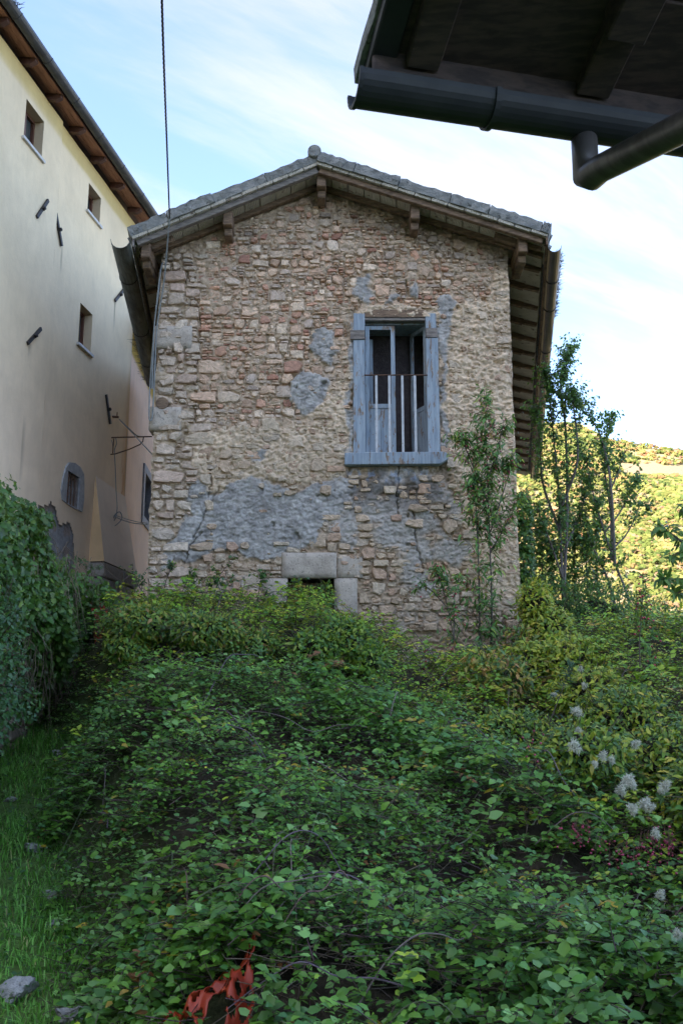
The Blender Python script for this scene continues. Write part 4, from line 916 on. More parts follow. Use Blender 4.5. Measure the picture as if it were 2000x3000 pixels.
b = MB(); b.hexa([wpt(FOLD, 2.6, 0), wpt(FOLD + .002, 2.6, 0), wpt(FOLD + .002, 2.6, .04), wpt(FOLD, 2.6, .045), wpt(FOLD, EZ, 0), wpt(FOLD + .002, EZ, 0), wpt(FOLD + .002, EZ, .04), wpt(FOLD, EZ, .045)], (.60, .49, .36)); b.build('wall_step', M['cream'], cream)
def prism(b, u0, u1, z0, z1, o0, o1, c=None, P=wpt):
    b.hexa([P(u0, z0, o0), P(u1, z0, o0), P(u1, z0, o1), P(u0, z0, o1), P(u0, z1, o0), P(u1, z1, o0), P(u1, z1, o1), P(u0, z1, o1)], c)
# core of the house: masonry behind the render, end wall
b = MB(); 
prism(b, UL, 0.0, 2.0, 3.95, -.9, -.035, (.27, .245, .22)); b.build('wall_base', M['masonry'], cream)
b = MB(); prism(b, UL, 0.0, 3.95, EZ + .3, -8.0, -.62, (.58, .47, .34)); b.build('wall_core', M['cream'], cream)
b = MB(); prism(b, -.02, 0.0, 2.0, EZ, -8.0, -.001, (.58, .47, .34)); b.build('end_wall', M['cream'], cream)
# bared masonry patches where the render has fallen
Un, Zn = np.meshgrid(np.arange(-4.5, -.2, .04), np.arange(2.6, 6.0, .04)); hh = -.03 + .02 * (fbm(Un * 5, Zn * 6, 0, 4, 55) - .5) * 2
Pu = wpt(1, 0, 0) - wpt(0, 0, 0); Vb = np.stack([C0.x + Pu.x * Un + WN.x * hh, C0.y + Pu.y * Un + WN.y * hh, Zn], -1).reshape(-1, 3); i = np.arange(Un.size).reshape(Un.shape)
nn = fbm(Un * 3, Zn * 3, 0, 4, 56)[..., None]; cb = np.array((.34, .31, .30)) * nn + np.array((.27, .21, .18)) * (1 - nn); cb = np.where(nn > .55, cb * .5 + np.array((.30, .35, .40)) * .5, cb)
link('bare_masonry', raw_mesh('bare_masonry', Vb, np.stack([i[:-1, :-1], i[:-1, 1:], i[1:, 1:], i[1:, :-1]], -1).reshape(-1, 4), M['masonry'], cb.reshape(-1, 3), smooth=True), cream)
def deep_window(r, off, stoned=False):
    u0, u1, z0, z1 = r; dep = .20; b = MB()
    cr_ = (.56, .44, .29)
    for q in ([wpt(u0, z0, off), wpt(u0, z1, off), wpt(u0, z1, off - dep), wpt(u0, z0, off - dep)], [wpt(u1, z0, off), wpt(u1, z0, off - dep), wpt(u1, z1, off - dep), wpt(u1, z1, off)], [wpt(u0, z1, off), wpt(u1, z1, off), wpt(u1, z1, off - dep), wpt(u0, z1, off - dep)], [wpt(u0, z0, off), wpt(u0, z0, off - dep), wpt(u1, z0, off - dep), wpt(u1, z0, off)]): b.add(q, [(0, 1, 2, 3)], cr_ if not stoned else (.22, .2, .19))
    w_ = b.build('window', M['cream'] if not stoned else M['masonry'], cream)
    if not stoned:
        f = MB(); t = .045
        for (a0, a1, c0, c1) in ((u0, u0 + t, z0, z1), (u1 - t, u1, z0, z1), (u0 + t, u1 - t, z0, z0 + t), (u0 + t, u1 - t, z1 - t, z1), ((u0 + u1) / 2 - .025, (u0 + u1) / 2 + .025, z0 + t, z1 - t)): prism(f, a0, a1, c0, c1, off - dep + .004, off - dep + .05)
        f.build('frame', M['brownframe'], w_)
        s_ = MB(); prism(s_, u0 - .06, u1 + .06, z0 - .045, z0 + .001, off - dep + .06, off + .045); s_.build('sill', M['marble'], w_)
    g = MB(); prism(g, u0, u1, z0, z1, off - dep - .02, off - dep + .002); g.build('pane', M['glass'], w_)
    return w_
for r in WINS: deep_window(r, .045 if r[0] < FOLD else 0)
gw = deep_window(GR, 0, True)
# stone surround of the barred window: arched outline with the opening cut out, in six pieces
u0, u1, z0, z1 = GR; O = [wl(wp(px / 3.136, 800 + py / 3.136)) for px, py in [(565, 2085), (555, 1990), (572, 1880), (600, 1780), (630, 1740), (680, 1745), (730, 1785), (762, 1850), (764, 1960), (762, 2085), (745, 2195), (650, 2150)]]
ctr = ((u0 + u1) / 2, (z0 + z1) / 2)
def inner(p):   # radial projection of an outline point onto the opening's edge
    dx, dz = p[0] - ctr[0], p[1] - ctr[1]; k = min((u1 - u0) / 2 / (abs(dx) + 1e-6), (z1 - z0) / 2 / (abs(dz) + 1e-6)); return ctr[0] + dx * k, ctr[1] + dz * k
corners = [(u0, z0), (u1, z0), (u1, z1), (u0, z1)]
import math as _m
allp = sorted([( _m.atan2(p[1] - ctr[1], p[0] - ctr[0]), p, inner(p)) for p in O] + [( _m.atan2(c[1] - ctr[1], c[0] - ctr[0]), None, c) for c in corners], key=lambda q: q[0])
outp = [q for q in allp if q[1]]
def out_at(a):
    n = len(outp)
    for k in range(n):
        a0, a1 = outp[k][0], outp[(k + 1) % n][0] + (2 * _m.pi if k == n - 1 else 0); aa = a + (2 * _m.pi if a < a0 and k == n - 1 else 0)
        if a0 <= aa <= a1: t = (aa - a0) / (a1 - a0 + 1e-9); p, q = outp[k][1], outp[(k + 1) % n][1]; return (p[0] + (q[0] - p[0]) * t, p[1] + (q[1] - p[1]) * t)
    return outp[0][1]
ring = [(q[1] or out_at(q[0]), q[2]) for q in allp]; n = len(ring)
for k0 in range(0, n, 3):
    b = MB(); seg = [ring[(k0 + j) % n] for j in range(min(3, n - k0) + 1)]
    vs = [wpt(o[0], o[1], .028) for o, i_ in seg] + [wpt(i_[0], i_[1], .024) for o, i_ in seg] + [wpt(o[0], o[1], -.1) for o, i_ in seg] + [wpt(i_[0], i_[1], -.1) for o, i_ in seg]; m = len(seg)
    fs = []
    for j in range(m - 1): fs += [(j, j + 1, m + j + 1, m + j), (j, 2 * m + j, 2 * m + j + 1, j + 1), (m + j, m + j + 1, 3 * m + j + 1, 3 * m + j)]
    b.add(vs, fs); b.build('surround_stone', M['greystone'], gw)
for t in (.25, .5, .75):
    b = MB(); u_ = u0 + (u1 - u0) * t; b.tube([wpt(u_, z0, -.02), wpt(u_, z1, -.02)], .015, 6); b.build('bar', M['rusty'], gw)
for t in (.16, .40, .64, .88):
    b = MB(); z_ = z0 + (z1 - z0) * t; b.tube([wpt(u0, z_, -.04), wpt(u1, z_, -.04)], .010, 6); b.build('bar', M['rusty'], gw)
# iron wall anchors
for a, c in ANCH:
    p, q = wp(*a, .03), wp(*c, .03); off = .05 if a[0] < 136 else .012
    p, q = wp(*a, off + .015), wp(*c, off + .015); b = MB(); b.beam(p, q, .055, .03, up=WN); m_ = (p + q) / 2; b.tube([m_ - WN * .02, m_ + WN * .055], .022, 6); b.tube([m_ + WN * .02 - (q - p).normalized() * .03, m_ + WN * .02 + (q - p).normalized() * .03], .03, 6); b.build('wall_anchor', M['iron'], cream)
# eaves: sloping boarded soffit, rafters, gutter
OV = .29; SR = -.16                       # overhang and drop outwards
def ept(u_, o, dz=0): return wpt(u_, EZ + .02 + SR * o + dz, o)
nb = 3
useg = np.arange(.45, -14, -.92)
for k in range(len(useg) - 1):
    ua, ub = useg[k + 1], useg[k]
    for j in range(nb):
        o0, o1 = j * OV / nb, (j + 1) * OV / nb - .006; b = MB(); z_ = .115 + .003 * (j % 2)
        b.hexa([ept(ua, o0, z_), ept(ub - .003, o0, z_), ept(ub - .003, o1, z_), ept(ua, o1, z_), ept(ua, o0, z_ + .02), ept(ub - .003, o0, z_ + .02), ept(ub - .003, o1, z_ + .02), ept(ua, o1, z_ + .02)]); b.build('soffit_board', M['red_board'], cream)
for u_ in useg[:-1]:
    uu = u_ - .12; b = MB()
    b.hexa([ept(uu, 0, 0), ept(uu + .09, 0, 0), ept(uu + .09, OV - .12, .0), ept(uu, OV - .12, .0), ept(uu, 0, .112), ept(uu + .09, 0, .112), ept(uu + .09, OV - .12, .112), ept(uu, OV - .12, .112)])
    b.hexa([ept(uu, OV - .117, .0), ept(uu + .09, OV - .117, .0), ept(uu + .09, OV - .02, .06), ept(uu, OV - .02, .06), ept(uu, OV - .117, .112), ept(uu + .09, OV - .117, .112), ept(uu + .09, OV - .02, .112), ept(uu, OV - .02, .112)])
    b.build('rafter', M['dark_red'], cream)
b = MB(); b.hexa([ept(-16, -8, 1.35), ept(.46, -8, 1.35), ept(.46, OV, .14), ept(-16, OV, .14), ept(-16, -8, 1.5), ept(.46, -8, 1.5), ept(.46, OV, .22), ept(-16, OV, .22)]); rf = b.build('roof', M['dark_red'], cream)
for k in range(60):
    u_ = .5 - k * .235
    b = MB(); b.tube([ept(u_, OV - .5, .36), ept(u_, OV + .05, .245)], [.075, .088], 8); b.build('roof_tile', simple('clay_tile_dark', (.10, .075, .06), (.17, .125, .095), 9) if k == 0 else bpy.data.materials['clay_tile_dark'], rf)
GO = OV + .085
b = MB(); b.half_pipe(ept(.50, GO, .22), ept(-16, GO, .22), .09); gt = b.build('gutter', M['gutter_dark'], cream)
for k in range(14):
    u_ = .1 - k * 1.02; b = MB(); b.half_pipe(ept(u_, GO, .22), ept(u_ - .03, GO, .22), .097, thick=.012); b.build('bracket', M['gutter_dark'], gt)
n = 500; t = RNG.uniform(-9.5, -6.1, n); base = np.array([ept(q, GO + .03 + RNG.uniform(-.08, .06), .22) for q in t]); d = rv(n); d[:, 2] = np.abs(d[:, 2])
o = strands('moss', base, base + d * RNG.uniform(.05, .2, (n, 1)), .006, palette(n, [(.10, .095, .05), (.15, .14, .07), (.06, .05, .035)]), M['stem'], cream)
# buttress: tapering orange-faced prow on a rubble pier, beside the far corner
P_apex = wl(wp(281, 1393)); B0 = wl(wp(260, 1645)); zbt = B0[1]; ub = B0[0]; r_ = ray(306, 1645)
# protrusion at the base: follow the ray of the outer corner at the same distance along the wall
o_ = Vector((0, 0, EYE)); dirn = WD; tt = (wpt(ub, 0) - o_).dot(WD) / r_.dot(WD); outc = o_ + r_ * tt; prot = (outc - wpt(ub, 0)).dot(WN); prot = max(.25, min(prot, .8))
b = MB(); ap = wpt(ub + .10, P_apex[1], 0.0); ap2 = wpt(0.0, P_apex[1] - .05, 0.0)
vs = [wpt(ub, zbt, 0), wpt(ub, zbt, prot), wpt(.05, zbt, prot), wpt(.05, zbt, 0), ap, ap2]
b.add([vs[0], vs[1], vs[4]], [(0, 1, 2)], (.66, .46, .26)); b.add([vs[1], vs[2], vs[5], vs[4]], [(0, 1, 2, 3)], (.72, .60, .48)); b.add([vs[2], vs[3], vs[5]], [(0, 1, 2)], (.58, .46, .34)); b.add([vs[0], vs[3], vs[2], vs[1]], [(0, 1, 2, 3)], (.45, .36, .27))
b.build('buttress', M['cream'], cream)
for k in range(9):
    zz0 = zbt - .012 - .27 * (k + 1); jit = random.uniform(-.012, .012); 
    for (ua, ubx) in ((ub - .01, (ub + .05) / 2 + random.uniform(-.12, .12)), ((ub + .05) / 2, .045)):
        pass
    um = ub + (.05 - ub) * random.uniform(.35, .65)
    for (ua, uc2) in ((ub - .012, um - .006), (um + .006, .045)):
        b = MB(); prism(b, ua, uc2, zz0 + .012, zz0 + .262, -.03, prot + .02 + random.uniform(-.015, .02), tuple(np.array((.33, .30, .27)) * random.uniform(.8, 1.2))); b.build('buttress_stone', M['stone'], cream, bevel=.018)

# lower wing, pinker, running on behind the corner
WGd = Vector((-.033, 1, 0)).normalized(); WGn = Vector((WGd.y, -WGd.x, 0)); G0 = Vector((CX - .02, CY + .02, 0))
def gp(u_, z, off=0.0): q = G0 + WGd * u_ + WGn * off; return Vector((q.x, q.y, z))
wing = thing('pink_house', 'lower pinkish plastered house wing between the cream house and the stone house', 'house', (CX, CY + 1, 3.0))
def gplane(px, py): p = onplane(px, py, G0, WGn); d = p - G0; return d.dot(WGd), p.z
GZ = 9.55
wr = gplane(424, 1385); wr2 = gplane(418, 1510); GW = (wr[0], wr[0] + .9, wr2[1], wr[1])
def pink_col(U, Zz):
    c = np.ones(U.shape + (3,)) * np.array((.80, .60, .455)); n = fbm(U * .8, Zz * .5, 0, 4, 421)[..., None]; c = c * (.92 + .16 * n)
    o = (sstep(2.0, .2, U) * sstep(6.4, 5.6, Zz) * sstep(.35, .6, fbm(U * 1.2, Zz * .8, 0, 3, 5)))[..., None]; c = c * (1 - .5 * o) + np.array((.60, .37, .21)) * .5 * o
    band = sstep(.52, .44, GZ - Zz)[..., None]; return c * (1 - band) + np.array((.50, .34, .07)) * band
wallmesh('wall', 0.0, 6.0, 2.8, GZ, [GW], 0.0, .1, pink_col, M['cream'], wing, P=gp)
b = MB(); prism(b, .03, 6, 2.0, GZ + .02, -6, -.35, (.5, .4, .3), P=gp); b.build('wall_core', M['cream'], wing)
b = MB(); t = .17
for (a0, a1, c0, c1) in ((GW[0] - t, GW[0], GW[2] - t, GW[3] + t), (GW[1], GW[1] + t, GW[2] - t, GW[3] + t), (GW[0], GW[1], GW[3], GW[3] + t), (GW[0], GW[1], GW[2] - t, GW[2])): prism(b, a0, a1, c0, c1, -.2, .03, P=gp)
w2 = b.build('window', M['greystone'], wing); b = MB(); prism(b, *GW, -.25, -.22, P=gp); b.build('pane', M['glass'], w2); b = MB(); prism(b, GW[0] + .02, GW[0] + .07, GW[2], GW[3], -.22, -.1, P=gp); b.build('frame', M['brownframe'], w2)
def gpt(u_, o, dz=0): return gp(u_, GZ + .02 - .25 * o + dz, o)
b = MB(); b.hexa([gpt(-.1, -.02, .12), gpt(6.2, -.02, .12), gpt(6.2, .45, .12), gpt(-.1, .45, .12), gpt(-.1, -.02, .22), gpt(6.2, -.02, .22), gpt(6.2, .45, .22), gpt(-.1, .45, .22)]); rw = b.build('roof', M['timber'], wing)
for k in range(8):
    u_ = .3 + k * .7; b = MB(); b.hexa([gpt(u_, 0, 0), gpt(u_ + .09, 0, 0), gpt(u_ + .09, .42, .03), gpt(u_, .42, .03), gpt(u_, 0, .115), gpt(u_ + .09, 0, .115), gpt(u_ + .09, .42, .115), gpt(u_, .42, .115)]); b.build('rafter', M['timber'], wing)
    for j in range(2): b = MB(); b.tube([gpt(u_ + .1 + j * .33, -.2, .33), gpt(u_ + .1 + j * .33, .52, .31)], [.08, .09], 8); b.build('roof_tile', bpy.data.materials['clay_tile_dark'], rw)
b = MB(); b.half_pipe(gpt(-.15, .53, .16), gpt(6.2, .53, .16), .075); b.build('gutter', M['gutter_old'], wing)
b = MB(); e0, e1 = gpt(.05, .50, -.14), gpt(-.1, .34, -.2); b.box((e1.x - .1, e1.y - .1, e1.z + .1), (e1.x + .2, e1.y + .2, e1.z + .16)); b.box((e1.x - .12, e1.y - .05, e1.z - .1), (e1.x + .12, e1.y + .1, e1.z + .0)); b.build('eave_end', M['pale_wood'], wing)

# ================================================================== DARK EAVES OVERHEAD (near roof, top right)
GA = Vector((.045, 3.22, EYE + 2.15)); GD = Vector((1.255, .31, 0)).normalized(); GU = Vector((.24, -.97, 0)).normalized(); GZv = Vector((0, 0, 1)); KS = .40
near = thing('dark_eaves', 'dark underside of a nearby wooden eave with gutter, seen close overhead', 'roof eave', (2, 1.5, 0))
def np_(u_, v_, dz=0): return GA + GD * u_ + GU * v_ + GZv * (v_ * KS + dz)
for k in range(5):          # soffit planks run along the gutter
    v0, v1 = .10 + k * .33, .10 + (k + 1) * .33 - .008; b = MB(); z_ = .15 + .006 * (k % 2); b.hexa([np_(.13, v0, z_), np_(3.4, v0, z_), np_(3.4, v1, z_), np_(.13, v1, z_), np_(.13, v0, z_ + .03), np_(3.4, v0, z_ + .03), np_(3.4, v1, z_ + .03), np_(.13, v1, z_ + .03)]); b.build('soffit_plank', M['black_wood'], near, bevel=.004)
def nbeam(name, u0, u1, v0, v1, z0, z1, mat, bev=.006):
    b = MB(); b.hexa([np_(u0, v0, z0), np_(u1, v0, z0), np_(u1, v1, z0), np_(u0, v1, z0), np_(u0, v0, z1), np_(u1, v0, z1), np_(u1, v1, z1), np_(u0, v1, z1)]); return b.build(name, M[mat], near, bevel=bev)
nbeam('rafter', .155, .275, .115, .46, .085, .148, 'black_wood'); nbeam('rafter', .155, .285, .465, 1.8, .04, .148, 'pale_wood')
nbeam('rafter', .80, .93, .115, .36, .085, .148, 'black_wood'); nbeam('rafter', .79, .935, .36, 1.8, .03, .148, 'black_wood')
nbeam('rafter', 1.65, 1.78, .115, 1.8, .05, .148, 'black_wood')
nbeam('barge_board', .035, .13, -.04, 1.8, .13, .20, 'dark_gutter')
nbeam('fascia', .04, 3.4, .085, .105, .07, .19, 'black_wood')
# lichened slab on top with a ragged verge
b = MB(); vs = []; n = 16
for i in range(n + 1):
    v_ = -.06 + i * .118; j = random.uniform(-.012, .012); vs += [np_(.015 + j, v_, .19), np_(.010 + j + random.uniform(-.008, .008), v_, .25), np_(3.4, v_, .25), np_(3.4, v_, .20)]
b.add(vs, [(i*4+j, (i+1)*4+j, (i+1)*4+(j+1)%4, i*4+(j+1)%4) for i in range(n) for j in range(4)] + [(0, 1, 2, 3), (n*4+3, n*4+2, n*4+1, n*4)]); b.build('roof_slab', M['lichen'], near)
ga, gb = np_(.0, .03, .095), np_(3.4, .03, .095); b = MB(); b.half_pipe(ga, gb, .088, n=15); ng = b.build('gutter', M['dark_gutter'], near)
b = MB(); b.half_pipe(ga - GD * .010, ga + GD * .004, .093, thick=.014, n=13); b.build('gutter_end', M['dark_gutter'], ng)
for u_ in (.50, 1.62):
    p = np_(u_, .03, .095); b = MB(); b.half_pipe(p - GD * .010, p + GD * .010, .098, thick=.014, n=13); b.build('bracket', M['dark_gutter'], ng)
du = .875; p0 = np_(du, .02, .02); p1 = p0 + Vector((0, 0, -.155)); end = Vector((1.12, 2.72, EYE + 1.83))
pts = [p0, p1 + Vector((0, 0, .05)), p1, p1 + (end - p1).normalized() * .035 + Vector((0, 0, -.012)), p1 + (end - p1).normalized() * .10, end, end + (end - p1) * .7]
b = MB(); b.tube(pts, [.048, .048, .050, .052, .050, .050, .050], 18); dp = b.build('downpipe', M['pipe'], near, smooth=True)

# ================================================================== CABLES, BRACKET
def sag(a, c, n, s_): 
    a, c = Vector(a), Vector(c); return [a.lerp(c, i / n) + Vector((0, 0, -s_ * 4 * (i / n) * (1 - i / n))) for i in range(n + 1)]
A, Bp, Cp = at(468, -250, 6.0), at(478, 120, 7.4), at(489, 420, 10.2); Dp = at(497, 640, 13.30)
def twist(P, r, ph, name, parent, mat, rr):
    out = []; 
    for i, p in enumerate(P):
        a = i * .9 + ph; out.append(p + Vector((math.cos(a) * rr, 0, 0)) + Vector((0, math.sin(a) * rr, 0)))
    b = MB(); b.tube(out, r, 5); return b.build(name, mat, parent)
def catmull(P, n):
    P = [Vector(p) for p in P]; P = [P[0] * 2 - P[1]] + P + [P[-1] * 2 - P[-2]]; out = []
    for i in range(1, len(P) - 2):
        for k in range(n):
            t = k / n; out.append(.5 * ((2 * P[i]) + (P[i+1] - P[i-1]) * t + (2*P[i-1] - 5*P[i] + 4*P[i+1] - P[i+2]) * t*t + (-P[i-1] + 3*P[i] - 3*P[i+1] + P[i+2]) * t**3))
    out.append(P[-2]); return out
cab = thing('overhead_cable', 'black twisted cable dropping from the sky to the left eave of the stone house', 'cable', tuple(Dp))
path = catmull([A, Bp, Cp, Dp], 60)
for ph in (0, 2.1, 4.2): twist(path, .0055, ph, 'strand', cab, M['cable'], .006)
wallc = thing('wall_cable', 'grey cables hanging in a long loop down the left corner of the stone house', 'cable', tuple(Dp))
b = MB(); b.tube(catmull([at(497, 630, 13.32), at(492, 700, 13.5), at(480, 830, 13.75), at(460, 960, 13.86), at(455, 1060, 13.88), at(451, 1150, 13.88), at(447, 1215, 13.9), at(441, 1232, 13.9), at(437, 1215, 13.9), at(440, 1130, 13.88), at(447, 1030, 13.87), at(455, 930, 13.86), at(470, 800, 13.84), at(476, 770, 13.9)], 8), .011, 6); b.build('cable_loop', M['cable_grey'], wallc)
b = MB(); b.tube(catmull([at(478, 770, 14.2), at(466, 850, 14.0), at(452, 960, 13.87), at(449, 1040, 13.86), at(446, 1140, 13.87)], 8), .010, 6); b.build('cable', M['cable_grey'], wallc)
BY = 18.2
brk = thing('cable_bracket', 'rusty iron cable bracket with drooping wires between the cream and the stone house', 'bracket', tuple(at(320, 1332, BY)))
for pts_, r in (([at(320, 1282, BY), at(446, 1279, BY)], .012), ([at(316, 1332, BY), at(338, 1330, BY), at(380, 1316, BY), at(411, 1302, BY), at(419, 1293, BY), at(421, 1281, BY)], .011), ([at(334, 1285, BY), at(331, 1328, BY)], .011)):
    b = MB(); b.tube(pts_, r, 6); b.build('arm', M['rusty'], brk)
b = MB(); b.beam(at(328, 1221, BY), at(348, 1222, BY), .05, .03); b.tube([at(343, 1222, BY), at(344, 1208, BY)], .01, 5); b.build('anchor', M['rusty'], brk)
for P_, r in ((catmull([at(350, 1228, BY), at(375, 1252, BY), at(400, 1275, BY), at(417, 1280, BY)], 5), .009), (catmull([at(350, 1228, BY), at(380, 1260, 17.2), at(410, 1292, 16), at(446, 1331, 14.3)], 5), .009),
              (catmull([at(322, 1283, BY), at(330, 1298, BY), at(331, 1325, BY)], 4), .005), (catmull([at(340, 1283, BY), at(342, 1300, BY), at(336, 1320, BY), at(338, 1360, BY), at(341, 1440, BY), at(344, 1490, BY), at(338, 1520, BY), at(326, 1536, BY), at(328, 1545, BY), at(345, 1535, BY), at(358, 1518, BY), at(352, 1500, BY), at(338, 1508, BY), at(330, 1530, BY), at(328, 1580, BY), at(320, 1650, BY), at(312, 1725, BY)], 5), .009),
              (catmull([at(318, 1501, BY), at(340, 1515, BY), at(380, 1530, 17), at(432, 1537, 14.4)], 5), .008), (catmull([at(318, 1501, BY), at(345, 1512, BY), at(390, 1526, 17), at(432, 1533, 14.4)], 5), .006)):
    b = MB(); b.tube(P_, r, 5); b.build('wire', M['cable_grey'], brk)

# ================================================================== VEGETATION
def P3(x, y, z): return np.stack([x, y, z], -1)
def infront(p, margin=120):
    d = p - np.array([0, 0, EYE]); yy = d[:, 1] * CP + d[:, 2] * SP; X = 1000 + F * d[:, 0] / np.maximum(yy, .1); Y = 1500 - F * (-d[:, 1] * SP + d[:, 2] * CP) / np.maximum(yy, .1)
    return (yy > .5) & (X > -margin) & (X < 2000 + margin) & (Y > -margin) & (Y < 3000 + margin)
# ---- grass of the lane
def grass():
    n = 40000; y = RNG.uniform(4.3, 14.0, n); x = RNG.uniform(-4.6, -.6, n); m, e = mound(x, y); z = lane(x, y); t = fbm(x * 1.6, y * 1.6, 0, 3, 501)
    k = (e < .55) & (x > -3.7) & (RNG.uniform(size=n) < sstep(.28, .5, t) * .8 + .2); x, y, z, t = x[k], y[k], z[k], t[k]; n = len(x)
    h = (.04 + .09 * RNG.uniform(0, 1, n) ** 2 + .10 * sstep(.5, .7, t)); a = RNG.uniform(0, 6.28, n); w = RNG.uniform(.0028, .0058, n); ln = RNG.uniform(.5, 1.5, n)
    dx, dy = np.cos(a), np.sin(a); b0 = P3(x - dy * w, y + dx * w, z - .01); b1 = P3(x + dy * w, y - dx * w, z - .01); m0 = P3(x - dy * w * .8 + dx * h * ln * .35, y + dx * w * .8 + dy * h * ln * .35, z + h * .62); m1 = P3(x + dy * w * .8 + dx * h * ln * .35, y - dx * w * .8 + dy * h * ln * .35, z + h * .62); tp = P3(x + dx * h * ln, y + dy * h * ln, z + h * (1.0 - .25 * ln))
    V = np.stack([b0, b1, m1, m0, tp], 1).reshape(-1, 3); o = np.arange(n) * 5; Fq = np.concatenate([np.stack([o, o + 1, o + 2], 1), np.stack([o, o + 2, o + 3], 1), np.stack([o + 3, o + 2, o + 4], 1)])
    c = palette(n, [(0.137, 0.371, 0.059), (0.186, 0.487, 0.078), (0.253, 0.527, 0.118), (0.428, 0.428, 0.175)], [.38, .36, .2, .06])
    g = link('grass', raw_mesh('grass', V, Fq, M['leaf_matt'], np.repeat(c, 5, axis=0))); tag(g, 'short green grass growing on the sloping lane at the left', 'grass', kind='stuff')
    # small round-leaved weeds between the blades
    n = 7000; y = RNG.uniform(4.3, 12.5, n); x = RNG.uniform(-4, -.8, n); m, e = mound(x, y); k = (e < .5) & (x > -3.7); x, y = x[k], y[k]; n = len(x); z = lane(x, y) + RNG.uniform(.02, .10, n)
    L = Leaves(); L.add(P3(x, y, z), rv(n) * np.array((1, 1, .4)), rv(n) * .5 + np.array((0, -.2, 1)), RNG.uniform(.02, .05, n), RNG.uniform(.9, 1.4, n), palette(n, [(.06, .16, .035), (.05, .13, .05), (.10, .20, .05)])); w = L.build('weeds', M['leaf_matt'])
    tag(w, 'small round leaved weeds scattered through the lane grass', 'weeds', kind='stuff')
grass()
# ---- bramble thicket
THX, THY = 0.0, 8.0
bram = thing('bramble_thicket', 'huge tangled mound of green brambles filling the foreground below the stone house', 'brambles', (.3, 6, float(mound(.3, 6.)[0]) - .4))
def zone_yellow(x, y, z):
    """share of yellow-green leaves: high on the bank and to the right"""
    a = sstep(9.0, 12.4, y) * (sstep(-3.2, -2.2, x) * .85) + sstep(1.0, 2.6, x + .28 * (y - 8)) * sstep(5.2, 7.5, y) * .8
    return np.clip(a + .5 * (fbm(x * 1.1, y * 1.1, 0, 3, 601) - .5), 0, .9)
def leafcols(x, y, z, bluish=True):
    n = len(x); t = zone_yellow(x, y, z); c = palette(n, [(0.067, 0.185, 0.035), (0.099, 0.253, 0.045), (0.142, 0.327, 0.054), (0.074, 0.223, 0.074), (0.194, 0.401, 0.142)], [.22, .30, .24, .15, .09])
    yl = palette(n, [(0.257, 0.439, 0.045), (0.363, 0.499, 0.061), (0.166, 0.363, 0.054), (0.499, 0.499, 0.068), (0.393, 0.272, 0.068)], [.34, .24, .28, .09, .05]); pick = RNG.uniform(size=n) < t; c = np.where(pick[:, None], yl, c)
    odd = RNG.uniform(size=n) < .012; c[odd] = np.array((.38, .30, .04)); odd = RNG.uniform(size=n) < .010; c[odd] = np.array((.22, .10, .05)); return c * np.array((1.08, 1.04, .78))
